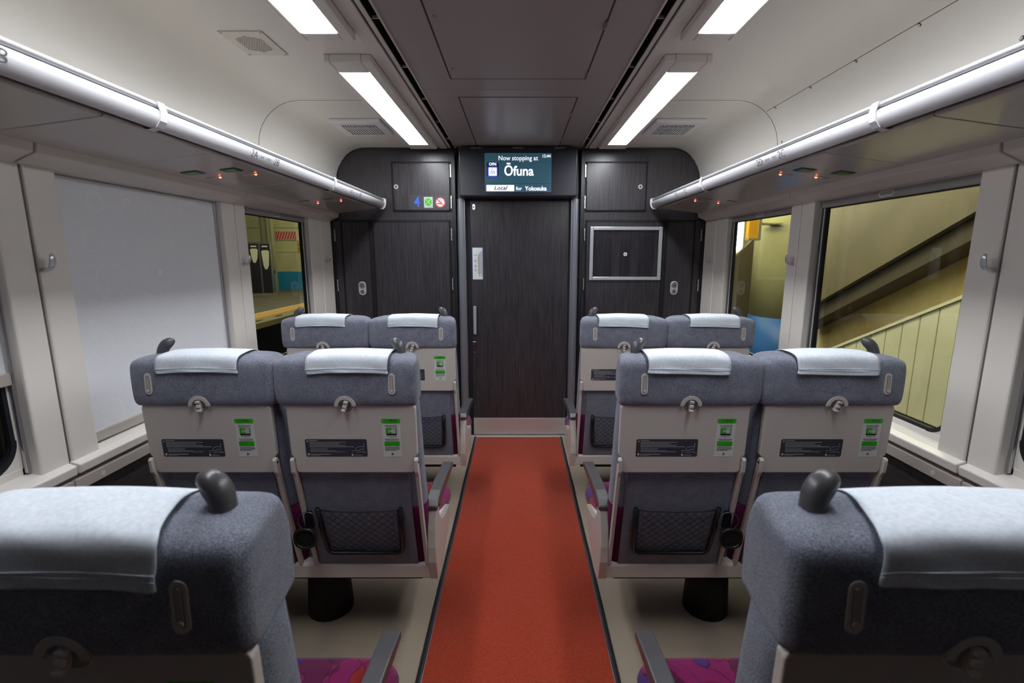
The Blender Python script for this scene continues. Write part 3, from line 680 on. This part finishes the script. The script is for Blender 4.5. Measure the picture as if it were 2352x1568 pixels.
def tray(cx, parent, plate_dx, card_dx, mir):
    tilt = math.atan(.013/.235)
    T = TW((cx, -.137, .984)) @ Matrix.Rotation(tilt, 4, 'X')    # local z from 0 (top) to -.236, local -y outwards
    outline = [(-.206, -.012), (-.203, -.004), (-.195, 0), (.195, 0), (.203, -.004), (.206, -.012), (.2055, -.172), (.194, -.184), (.194, -.226), (.190, -.233), (.182, -.236), (-.182, -.236), (-.190, -.233), (-.194, -.226), (-.194, -.184), (-.2055, -.172)]
    tb = MB().prism(outline, 0, .020, 1, 'beige', T=T).build('tray_table', parent, bevel=.003)
    # turn latch
    lt = MB(); lx = cx*0+.012*mir
    n = 14
    A = [R(180*k/n) for k in range(n+1)]
    half = [(lx+.034*math.cos(a), .001+.034*math.sin(a)) for a in A]+[(lx+.022*math.cos(a), .001+.022*math.sin(a)) for a in reversed(A)]
    lt.prism(half, -.014, .004, 1, 'beige', T=T)
    lt.prism([(lx+.0222*math.cos(a), .001+.0222*math.sin(a)) for a in A], -.006, .004, 1, 'tray_pale', T=T)
    low = [(lx+.026*math.cos(-a), -.002+.024*math.sin(-a)) for a in A]+[(lx+.023*math.cos(-a), -.002+.021*math.sin(-a)) for a in reversed(A)]
    lt.prism(low, -.0015, .004, 1, 'panel', T=T).prism([(lx+.023*math.cos(-a), -.002+.021*math.sin(-a)) for a in A], -.0006, .004, 1, 'tray_pale', T=T)
    lt.box((-.20, -.0006, -.0012), (.20, .004, .0006), 'seam', T=T)
    lt.build('latch_ring', tb, bevel=.001)
    an = {(-1, 1): 18, (-1, 0): -3, (1, 1): 3, (1, 0): 20}[(mir, 1 if abs(cx) < .8 else 0)]
    TL = T @ TW((lx, -.011, .001)) @ Matrix.Scale(.86, 4) @ Matrix.Rotation(R(an), 4, 'Y')
    MB().box((-.0075, -.004, -.020), (.0075, .006, .021), 'beige', T=TL).box((-.0075, -.012, .013), (.0075, -.004, .021), 'beige', T=TL).box((-.0075, -.010, -.005), (.0075, -.004, .006), 'panel', T=TL).box((-.0075, -.012, -.020), (.0075, -.004, -.012), 'panel', T=TL).build('turn_latch', tb, bevel=.0015)
    # charcoal warning label
    b = MB(); px, pz = plate_dx, -.147
    b.prism(rrect(.200, .061, .005, cx=px, cy=pz), -.0006, .001, 1, 'plate', T=T)
    def line(x0, x1, z, h, m, solid=.75):
        x = x0
        while x < x1:
            w_ = random.uniform(.0012, .0042); w_ = min(w_, x1-x)
            b.box((x, -.0010, z-h/2), (x+w_, -.0005, z+h/2), m, T=T); x += w_+.0009
    L = px-.1
    line(L+.014, L+.042, pz+.0255, .0028, 'print_light')
    for k, ln in enumerate((.133, .110, .130, .158)): line(L+.014, L+ln, pz+.0195-.0052*k, .0021, 'print_light')
    for k, ln in enumerate((.072, .070, .100, .130)): line(L+.016, L+ln, pz-.0022-.0038*k, .0012, 'print_light')
    line(L+.015, L+.080, pz-.0225, .0024, 'print_light'); line(L+.015, L+.045, pz-.027, .0012, 'print_light')
    b.add([(L+.0045, -.0012, pz+.021), (L+.0115, -.0012, pz+.021), (L+.008, -.0012, pz+.0275)], [(0, 1, 2)], 'yellow', T=T)
    b.disc((L+.0085, -.001, pz-.0225), .0042, -.0004, 1, 'red', 12, T=T).disc((L+.0085, -.0014, pz-.0225), .0030, -.0003, 1, 'sticker_white', 12, T=T)
    for pp in ([(L+.190, pz+.016), (L+.188, pz-.012)], [(L+.187, pz+.005), (L+.173, pz+.004), (L+.163, pz-.001), (L+.162, pz-.006), (L+.168, pz-.011), (L+.176, pz-.006), (L+.186, pz-.004)], [(L+.162, pz-.018), (L+.178, pz-.0135), (L+.195, pz-.016)], [(L+.151, pz-.022), (L+.151, pz-.010), (L+.162, pz-.010)]):
        b.tube([(x, -.0010, z) for x, z in pp], .0005, 'print_light', 4, T=T)
    b.disc((L+.151, -.001, pz-.0245), .003, -.0005, 1, 'sticker_white', 10, T=T); line(L+.157, L+.181, pz-.0255, .0016, 'print_light')
    b.build('warning_label', tb, fix=False)
    # white and green information card
    b = MB(); qx, qz = card_dx, -.112
    b.prism(rrect(.060, .132, .005, cx=qx, cy=qz), -.0006, .001, 1, 'sticker_white', T=T)
    b.prism(rrect(.060, .016, .004, cx=qx, cy=qz+.058), -.0010, .001, 1, 'green', T=T)
    b.text('\u3008\u3054\u6848\u5185\u3009', .0125, 'green_dk', T @ TW((qx, -.0013, qz+.0580)) @ Matrix.Scale(.84, 4) @ Matrix.Rotation(math.pi/2, 4, 'X'), .0002)
    def cen(wd, z, h, m):
        line(qx-wd/2, qx+wd/2, z, h, m)
    cen(.040, qz+.043, .0018, 'ink'); cen(.040, qz+.039, .0018, 'ink')
    b.prism(rrect(.034, .026, .003, cx=qx, cy=qz+.022), -.0010, .001, 1, 'card_black', T=T)
    b.prism(rrect(.030, .019, .002, cx=qx, cy=qz+.0245), -.0013, .001, 1, 'card_grey', T=T).box((qx-.015, -.0016, qz+.015), (qx+.001, -.0012, qz+.034), 'green', T=T)
    b.text('Suica', .0085, 'sticker_white', T @ TW((qx, -.0019, qz+.0245)) @ Matrix.Rotation(math.pi/2, 4, 'X'), .0002)
    cen(.030, qz+.005, .0014, 'ink'); cen(.004, qz+.001, .0014, 'ink'); cen(.046, qz-.004, .0018, 'ink'); cen(.040, qz-.008, .0018, 'ink')
    b.prism(rrect(.050, .017, .001, cx=qx, cy=qz-.020), -.0010, .001, 1, 'green', T=T)
    for k, ln in enumerate((.035, .046, .048)): line(qx-.022, qx-.022+ln-.004, qz-.0145-.0055*k, .0018, 'green_dk')
    for k, ln in enumerate((.048, .050, .047, .036)): line(qx-.024, qx-.024+ln, qz-.0325-.0038*k, .0018, 'ink')
    b.text('JR', .0085, 'green_dk', T @ TW((qx, -.0013, qz-.056)) @ Matrix.Rotation(math.pi/2, 4, 'X'), .0003)
    b.build('information_sticker', tb, fix=False)
    # side arms and hinge tabs
    for q in (-1, 1):
        pth = [(.796, -.139), (.803, -.134), (.803, -.124), (.790, -.116), (.765, -.110), (.55, -.058), (.36, -.008), (.335, -.004), (.335, -.020), (.36, -.030), (.55, -.080), (.735, -.124), (.755, -.136)]
        x0 = cx+q*.1955; x1 = cx+q*.2075
        b = MB().prism([(y, z) for z, y in pth], x0, x1, 0, 'beige').build('table_arm', parent, bevel=.002)
        MB().disc((x1, -.127, .787), .0045, q*.0012, 0, 'black', 10).build('pivot', b)
def seat_pair(mir, plates):
    """mir = -1: pair on the left of the aisle, +1: on the right. local origin: floor under the rear beam, x measured from the car's centre line"""
    e = empty('double_seat')
    for kind, cxa in (('aisle', .545), ('window', .995)):
        cx = mir*cxa; tc = mir*(.534 if kind == 'aisle' else .994); out = -mir if kind == 'aisle' else mir
        # backrest
        rings = []
        for z, hw in ((.300, .200), (.32, .212), (.40, .218), (.50, .221), (.597, .223), (.603, .223), (.72, .221), (.85, .219), (.94, .216), (.985, .214)):
            y0 = back_plane(z); dep = .125 if z > .5 else .14
            rings.append(ring(cx, hw, hw-.002, y0, y0+dep-.02, z, .035))
        b = MB(); nl = 5
        b.loft(rings[:nl], 'maroon', caps=True); b.loft(rings[nl-1:], 'fabric', caps=True)
        b.build('backrest', e)
        # grey rear panel
        pts = []
        for x in (-.165, .165): pts.append(x)
        b = MB(); zs = [.335, .40, .47, .55, .62, .70, .76]
        rows_o = [[(cx+x, back_plane(z)-.006, z) for x in (-.180, -.177, -.09, 0, .09, .177, .180)] for z in zs]
        rows_i = [[(p[0], p[1]+.012, p[2]) for p in r] for r in rows_o]
        n = 7; loop = [[r[i] for r in [rows_o[k]]] for k in (0,) for i in range(1)]
        rr = [rows_o[k]+rows_i[k][::-1] for k in range(len(zs))]
        b.loft(rr, 'fabric_rear'); b.build('rear_cover', e, bevel=.001)
        # headrest
        hd = MB().loft([[(x, y, crown(z, x-cx)) for x, y, z in ring(cx, hr, hf, y0, y1, z, .026)] for z, y0, y1, hr, hf in HEAD], 'fabric').build('headrest', e, sub=1)
        stadium_slot(cx+out*(.150 if kind == 'aisle' else .160), -.1508, 1.057, hd, R(2))
        grip(cx+out*(.160 if kind == 'aisle' else .175), -out, hd)
        tray(tc, e, plates[kind][0], plates[kind][1], mir)
        # magazine net
        zt, zb = .602, .402; wt, wb = .142, .134
        def pp(x, z, d=0): return (cx+x, back_plane(z)-.018-d, z)
        fr = [pp(-wt, zt), pp(-wt+.002, .50), pp(-wb, zb+.02), pp(-wb+.006, zb+.006), pp(-wb+.02, zb), pp(0, zb), pp(wb-.02, zb), pp(wb-.006, zb+.006), pp(wb, zb+.02), pp(wt-.002, .50), pp(wt, zt)]
        pk = MB().tube(fr, .0075, 'black', 8).build('pocket_frame', e)
        nt = MB()
        def inside(u): return u
        for k in range(-9, 10):
            for s2 in (-1, 1):
                p0 = None; seg = []
                for q in range(13):
                    z = zb+.012+(zt-.012-zb-.012)*q/12; x = k*.031+s2*(z-zb)*1.15-s2*.11
                    if abs(x) < wb-.004: seg.append(pp(x, z, .004-.003*abs(q-6)/6))
                if len(seg) > 1: nt.tube(seg, .0010, 'black', 4)
        nt.tube([pp(-wt, zt-.006), pp(-.09, zt-.013), pp(0, zt-.016), pp(.09, zt-.013), pp(wt, zt-.006)], .0022, 'black', 6)
        nt.tube([pp(-wb+.02, zb+.010), pp(0, zb+.012), pp(wb-.02, zb+.010)], .0030, 'black', 6)
        for q in (-1, 1): nt.tube([pp(q*(wt-.010), zt-.01), pp(q*(wb-.009), zb+.02)], .0022, 'black', 6)
        nt.build('pocket_net', pk)
        # cup holder beside the net, towards the seat centre of the pair
        hx_ = cx+mir*.178
        ch = MB().box((hx_-.012, back_plane(.53)-.030, .505), (hx_+.012, back_plane(.53)+.004, .585), 'black').build('cup_holder', e, bevel=.003)
        lp = [(hx_+u, -.118+.0*u, .507+v) for u, v in rrect(.068, .066, .026)]
        MB().tube(lp, .0055, 'black', 8, closed=True).prism([(hx_+u, .507+v) for u, v in rrect(.060, .058, .022)], -.116, -.100, 1, 'blackm').build('cup_ring', ch)
        MB().tube([(hx_+.034*math.cos(2*math.pi*k/20), back_plane(.55)-.026, .553+.034*math.sin(2*math.pi*k/20)) for k in range(20)], .0013, 'alu_dk', 6, closed=True).build('wire_loop', ch)
        MB().box((hx_-.010, -.120, .470), (hx_+.010, -.085, .486), 'black').build('cup_stop', ch)
        # cushion
        rings = [ring(cx+out*.0, .205, .212, .04, .445, .305, .05), ring(cx, .212, .226, .03, .462, .325, .06), ring(cx+out*.012, .214, .234, .03, .474, .37, .06), ring(cx+out*.012, .213, .232, .03, .474, .405, .06), ring(cx+out*.006, .208, .222, .04, .462, .428, .06), ring(cx, .19, .20, .06, .44, .438, .06)]
        MB().loft(rings, 'magenta').build('seat_cushion', e, sub=1)
        # armrest: beige side panel with dark pad
        xo, xi = (mir*.295, mir*.326) if kind == 'aisle' else (mir*1.262, mir*1.24)
        prof_ = [(0, .548), (.045, .548), (.060, .50), (.10, .455), (.17, .43), (.30, .405), (.315, .37), (.29, .335), (.20, .300), (.06, .272), (0, .270), (-.012, .278), (-.036, .36), (-.037, .42), (-.026, .48), (-.006, .535)]
        ar = MB().prism(prof_, xo, xi, 0, 'beige').build('armrest', e, bevel=.004)
        px0, px1 = (mir*.291, mir*.336) if kind == 'aisle' else (mir*1.27, mir*1.226)
        pad = [(-.006, .545), (-.004, .560), (.025, .574), (.09, .578), (.20, .572), (.32, .560), (.418, .545), (.422, .538), (.418, .522), (.32, .528), (.20, .535), (.10, .535), (.055, .528), (.045, .545)]
        MB().prism(pad, px0, px1, 0, 'dkgrey').build('armrest_pad', ar, bevel=.004)
    # centre armrest folded between the backs
    MB().box((mir*.755, .02, .34), (mir*.785, .10, .60), 'dkgrey').build('centre_armrest', e, bevel=.008)
    # beam, under frame and pedestal
    bm_ = [(-.018, .285), (-.020, .335), (-.012, .345), (.045, .342), (.05, .29)]
    MB().prism(bm_, mir*.322, mir*1.245, 0, 'beige').build('rear_beam', e, bevel=.003)
    MB().box((mir*.36, .02, .255), (mir*1.21, .36, .29), 'blackm').build('under_frame', e)
    MB().disc((mir*.785, .19, 0), .090, .26, 2, 'blackm', 32, r2=.076, smooth=True).build('pedestal', e)
    MB().box((mir*.352, .06, .262), (mir*.40, .085, .275), 'black').disc((mir*.348, .072, .25), .011, -.0+.025, 2, 'black', 10).build('foot_pedal', e, bevel=.002)
    return e
left = seat_pair(-1, {'aisle': (-.056, .126), 'window': (-.060, .115)})
right = seat_pair(1, {'aisle': (-.051, .135), 'window': (-.042, .144)})
ROWS = (.63, 1.60, 2.572)
names = {
 (0, -1): 'nearest left grey double seat with black grab handle, cut by the bottom edge',
 (1, -1): 'middle left grey double seat with beige tray tables and net pocket',
 (2, -1): 'far left grey double seat in front of the dark cupboards',
 (0, 1): 'nearest right grey double seat with black grab handle, cut by the bottom edge',
 (1, 1): 'middle right grey double seat with beige tray tables and net pocket',
 (2, 1): 'far right grey double seat in front of the framed notice holder'}
for i, ry in enumerate(ROWS):
    for sx, proto in ((-1, left), (1, right)):
        o = proto if i == 1 else copy_tree(proto)
        if i == 0:          # the nearest pair sits a touch lower on its cushions
            for ch in o.children:
                nm = ch.name.split('.')[0]
                if nm != 'pedestal': ch.location.z = -.011
                if nm in ('headrest', 'backrest', 'tray_table', 'rear_cover'): ch.location.y = .018
                for g_ in ch.children:
                    if g_.name.split('.')[0] == 'grab_handle': g_.location.y = -.014
        o.location = (0, ry, 0); tag(o, names[(i, sx)], 'seat', 'double seats either side of the aisle')

# headrest covers
def cover(sx, cx, ry, drop, lab, seed, skew=0, slant=0):
    rnd = random.Random(seed)
    z_bot = 1.150-drop; zt = 1.112
    prof_ = [(-.1555, z_bot+(zt-z_bot)*k/5) for k in range(5)]+[(-.1555, 1.112), (-.1550, 1.126), (-.1525, 1.139), (-.1455, 1.1475), (-.132, 1.1515), (-.108, 1.1530), (-.08, 1.1535), (-.055, 1.1525), (-.032, 1.149), (-.012, 1.138), (.004, 1.122), (.016, 1.09), (.023, 1.05), (.027, .98), (.027, .93)]
    nx = 15; hw = .127; rows = []
    ph = rnd.uniform(0, 6)
    for j, (y, z) in enumerate(prof_):
        row = []
        for i in range(nx):
            u = -1+2*i/(nx-1); x = cx+u*hw+sx*slant*min(1, max(0, j-8)/4)
            fl = max(0, 1-j/6)
            dy = -.0022*fl*(1+math.sin(u*4+ph)+.5*math.sin(u*9+ph*2)) - .0012*abs(math.sin(u*3+j*.7+ph))
            dz = (.003*math.sin(u*2+ph)+skew*u)*fl
            row.append((x+.0015*math.sin(j*.8+ph), y+dy, crown(z, u*hw)+dz+(.0008*math.sin(u*7+j+ph) if 6 < j < 13 else 0)))
        rows.append(row)
    b = MB().loft(rows, 'cloth', closed=False, caps=False)
    o = b.build('headrest_cover', sub=1, fix=False, loc=(0, ry+(.018 if ry < 1 else 0), -.011 if ry < 1 else 0))
    s = o.modifiers.new('solid', 'SOLIDIFY'); s.thickness = .0012; s.offset = 0
    for dzz in (.014, .0215):
        pts = []
        for i in range(nx):
            a, b_ = Vector(rows[0][i]), Vector(rows[1][i]); t = dzz/(max(1e-4, (rows[1][i][2]-rows[0][i][2])))
            k = int(t); k = min(k, 3); a, b_ = Vector(rows[k][i]), Vector(rows[k+1][i]); p = a.lerp(b_, min(1, t-k)); p.y -= .0012; pts.append(tuple(p))
        MB().tube(pts, .0009, 'cloth', 4).build('hem', o)
    tag(o, lab, 'headrest cover', 'white headrest covers')
cv = [(-1, -.531, 1, .058, 'white cloth cover on the aisle headrest of the middle left seat'), (-1, -.997, 1, .056, 'white cloth cover on the window headrest of the middle left seat, beside the blind'),
      (1, .530, 1, .059, 'white cloth cover on the aisle headrest of the middle right seat'), (1, .992, 1, .061, 'white cloth cover on the window headrest of the middle right seat'),
      (-1, -.538, 2, .055, 'small white cover on the far left headrest nearest the aisle'), (-1, -1.010, 2, .053, 'small white cover on the far left headrest nearest the window'),
      (1, .538, 2, .055, 'small white cover on the far right headrest nearest the aisle'), (1, 1.004, 2, .055, 'small white cover on the far right headrest nearest the window'),
      (-1, -.540, 0, .064, 'large white cover in the left foreground, cut by the left edge'), (1, .542, 0, .064, 'large white cover in the right foreground, cut by the right edge')]
for k, (sx, cx, r, dr_, lab) in enumerate(cv): cover(sx, cx, ROWS[r], dr_, lab, k+3, skew=-.003 if k == 3 else 0, slant=.030 if r == 0 else 0)

# ------------------------------------------------------------------ station outside, left: platform across the track
pl = tag(empty('station_platform', (-8, 16, -.05)), 'station platform with a yellow line seen through the left window', 'platform')
def q(o): return Vector(o)-Vector((-8, 16, 0))
def bxs(a, b_, m, name, par, org):
    A = Vector(a)-Vector(org); B = Vector(b_)-Vector(org); return MB().box(tuple(A), tuple(B), m).build(name, par)
O_ = (-8, 16, -.05)
bxs((-16, -5, -.15), (-5.88, 21.97, -.05), 'st_floor', 'platform_top', pl, O_)
bxs((-6.35, -5, -.052), (-5.86, 21.97, -.048), 'st_edge', 'edge_paving', pl, O_); bxs((-5.93, -5, -.17), (-5.86, 21.97, -.05), 'st_edge', 'platform_face', pl, O_)
bxs((-6.87, -5, -.05), (-6.37, 21.97, -.048), 'st_yline', 'yellow_line', pl, O_); bxs((-6.97, -5, -.05), (-6.87, 21.97, -.048), 'st_wline', 'white_line', pl, O_)
b = MB()
for k in range(25): b.box((-6.16+8, -4+k*1.0-16, .0005), (-6.08+8, -3.65+k*1.0-16, .002), 'st_white')
b.build('edge_marks', pl)
ws = MB().box((-16, 22, -.2), (-7.2, 22.2, 4.5), 'st_yellow').box((-16, 21.98, -.05), (-7.2, 22, .76), 'st_blue').box((-16, 21.985, 2.68), (-7.2, 22, 2.70), 'st_groove').box((-16, 21.985, 1.61), (-7.2, 22, 1.62), 'st_groove')
struct(ws.build('wall_station_left'))
struct(MB().box((-17, -6, -1.3), (-1.9, 21.9, -1.2), 'blackm').build('floor_track_left'))
col = tag(empty('platform_column', (-10.42, 20.5, -.05)), 'grey steel column behind the dark sign tower', 'column')
b = MB().box((-.30, -.12, 0), (.16, .12, 4.4), 'st_grey').build('column_shaft', col)
MB().box((-.26, -.17, 0), (-.20, -.12, 4.4), 'st_groove').box((0, -.17, 0), (.05, -.12, 4.4), 'st_grey').build('column_pipe', col)
MB().disc((.12, -.2, .85), .09, .08, 1, 'st_dark', 12).build('column_valve', col)
sg = tag(empty('striped_sign', (-10.40, 21.97, 2.36)), 'red and white striped sign on the yellow station wall', 'sign')
MB().box((-.48, -.03, -.20), (.48, 0, .20), 'st_white').build('sign_board', sg)
b = MB()
for k in range(-6, 7):
    x = k*.12; b.add([(max(-.46, min(.46, x-.10)), -.034, -.18), (max(-.46, min(.46, x-.02)), -.034, -.18), (max(-.46, min(.46, x+.12)), -.034, .18), (max(-.46, min(.46, x+.04)), -.034, .18)], [(0, 1, 2, 3)], 'red')
b.build('red_stripes', sg)
ys = tag(empty('yellow_notice', (-9.78, 21.99, 1.88)), 'small yellow notice below the striped sign', 'sign')
MB().box((-.14, -.02, -.24), (.14, 0, .24), 'st_orange').build('notice_board', ys); MB().box((-.10, -.024, .05), (.10, -.02, .09), 'black').box((-.10, -.024, -.12), (.10, -.02, -.09), 'black').build('notice_bars', ys)
mc = tag(empty('sign_tower', (-9.9, 18.6, -.05)), 'black sign tower with white shoe shaped panels on the platform', 'sign')
mc.rotation_euler = (0, 0, R(14))
MB().box((-.36, 0, 0), (.42, .22, 2.02), 'alu_dk').build('pillar_frame', mc, bevel=.01)
for x0, x1 in ((-.33, .0), (.06, .38)):
    p = MB().box((x0, -.02, .10), (x1, 0, 1.96), 'black').build('black_panel', mc)
    zz = (1.0, 1.72) if x0 > 0 else (1.25, 1.78)
    xc = (x0+x1)/2
    pts = [(xc-.13, zz[1]-.05), (xc-.08, zz[1]), (xc+.10, zz[1]), (xc+.14, zz[1]-.05), (xc+.10, zz[0]+.15), (xc+.03, zz[0]), (xc-.04, zz[0]), (xc-.09, zz[0]+.15)]
    MB().prism(pts, -.03, -.02, 1, 'st_white').build('white_shape', p)
    MB().box((xc-.10, -.026, 1.84), (xc+.10, -.02, 1.89), 'st_white').build('lettering', p)
MB().box((-.42, -.08, 0), (.48, .3, .07), 'st_grey').build('pillar_base', mc)
tb_ = tag(empty('unseen_station_lamp', (-7.5, 14, 3.9)), 'row of station tubes above the left platform', 'light')
MB().tube([(0, -8, -.12), (0, 7, -.12)], .11, 'st_tube', 10).build('tube', tb_); MB().box((-.12, -8, 0), (.12, 7, .07), 'st_grey').build('lamp_case', tb_)

# ------------------------------------------------------------------ station outside, right: underside of a stair
SXR = 3.6; K = SXR/2.2
def zz(z): return 1.45+(z-1.45)*K
struct(MB().box((3.93, -2.0, -1.2), (4.0, 6.2, 5), 'st_ochre').build('wall_station_right'))
rw = MB().box((5.6, 6.5, -1.2), (5.7, 20, 5), 'st_yellow')
struct(MB().box((1.8, -6, -1.3), (5.5, 20, -1.2), 'blackm').build('floor_track_right'))
struct(rw.build('wall_station_far'))
# sloping flank, dark beam
def sl(Y, top=True): return 1.796-(Y-3.89)*.4815
flank = tag(empty('stair_flank', (SXR, 4.5, 2)), 'olive side of a station stair above the dark beam, right window', 'stair')
ya, yb_ = -1.0, 6.9
def pr(poly, x0, x1, m, name, par, org):
    return MB().prism([(y-org[1], z-org[2]) for y, z in poly], x0-org[0], x1-org[0], 0, m).build(name, par)
OF = (SXR, 4.5, 2)
pr([(ya, sl(ya)), (6.2, sl(6.2)), (6.2, 5.0), (ya, 5.0)], 3.60, 3.80, 'st_olive', 'flank_wall', flank, OF)
pr([(ya, sl(ya)), (6.2, sl(6.2)), (6.2, sl(6.2)-.19), (ya, sl(ya)-.19)], 3.66, 3.90, 'st_dark', 'dark_beam', flank, OF)
wd = tag(empty('panelled_screen', (SXR, 4.2, 0)), 'pale green screen of upright panels with sloping top, right window', 'screen')
def tp(Y): return 1.128-(Y-3.898)*.474
edges = [-1.0, -.75, -.5, -.25, 0, .25, .5, .75, 1.0, 1.25, 1.5, 1.75, 2.0, 2.25, 2.50, 2.76, 3.02, 3.27, 3.52, 3.70, 3.885, 4.07, 4.255, 4.44, 4.63, 4.82, 5.01, 5.2, 5.4, 5.6]
for a, c_ in zip(edges[:-1], edges[1:]):
    MB().prism([(a+.006-4.2, .0), (c_-.006-4.2, .0), (c_-.006-4.2, tp(c_)-.03), (a+.006-4.2, tp(a)-.03)], 0, .05, 0, 'st_plank').build('panel', wd, bevel=.003)
MB().prism([(-1-4.2, 0), (5.6-4.2, 0), (5.6-4.2, tp(5.6)-.035), (-1-4.2, tp(-1)-.035)], .02, .08, 0, 'st_groove').build('panel_backing', wd)
MB().prism([(-1-4.2, tp(-1)-.03), (5.6-4.2, tp(5.6)-.03), (5.6-4.2, tp(5.6)), (-1-4.2, tp(-1))], -.015, .08, 0, 'st_plank').build('top_rail', wd)
kb = MB().box((3.45, -2, -1.2), (3.72, 7, -.10), 'st_edge').box((3.62, -2, -.10), (3.70, 7, -.003), 'st_dark').build('track_kerb'); tag(kb, 'grey concrete kerb under the pale green panels', 'kerb')
# round column, box and lamp in the far right window
pc = tag(empty('station_pillar', (4.67, 8.15, -.9)), 'round cream station pillar with a blue painted foot, far right window', 'pillar')
MB().disc((0, 0, 1.35), .66, 4, 2, 'st_yellow', 40, smooth=True).build('pillar_shaft', pc); MB().disc((0, 0, 0), .665, 1.35, 2, 'st_blue2', 40, smooth=True).build('blue_foot', pc)
pb = tag(empty('yellow_sign_box', (3.64, 7.6, 1.99)), 'orange yellow box sign fixed beside the cream station pillar', 'sign')
MB().box((-.09, -.05, -.27), (.05, .05, .27), 'st_orange').build('sign_face', pb); MB().box((.05, -.07, -.30), (.09, .07, .30), 'st_grey').box((-.09, -.07, -.30), (.05, .07, -.27), 'st_grey').build('sign_frame', pb); MB().box((.05, .02, -.05), (.46, .32, -.03), 'st_yellow').build('bracket', pb)
lw = tag(empty('lit_lamp_panel', (4.62, 10.2, 1.75)), 'glaring white lamp panel behind the station pillar', 'light')
MB().box((-.12, 0, -.20), (.06, .05, .45), 'st_tube').build('lamp_face', lw); MB().box((-.16, .05, -.25), (.10, .12, .5), 'st_grey').build('lamp_back', lw)
dg_ = MB().prism([(2.5, -1), (6, -1), (6, 3.4), (4.375, 1.664), (4.09, 1.36), (2.5, -.34)], 9.3, 9.4, 1, 'st_olive').prism([(2.4, -1), (7, -1), (7, 5), (2.4, 5)], 12.5, 12.6, 1, 'st_yellow').build('station_partition'); tag(dg_, 'olive sloping partition left of the cream station pillar', 'partition')
pillar_fill = tag(empty('unseen_station_lamp', (2.5, 6.6, 2.35)), 'added unseen tube brightening the round cream pillar', 'light')  # unseen tube on an arm, added to brighten the pillar and the upright panels
MB().tube([(0, -1.1, -.09), (0, 1.3, -.09)], .07, 'st_tube', 10).build('tube', pillar_fill); MB().box((-.06, -1.1, 0), (.06, 1.3, .05), 'st_grey').box((0, 1.2, 0), (1.575, 1.3, .05), 'st_grey').build('lamp_case', pillar_fill)
tb2 = tag(empty('unseen_station_lamp', (2.3, 5, 3.3)), 'row of station tubes above the stair side', 'light')
MB().tube([(0, -3, -.13), (0, 6, -.13)], .11, 'st_tube', 10).build('tube', tb2); MB().box((-.1, -3, 0), (.1, 6, .07), 'st_grey').build('lamp_case', tb2)
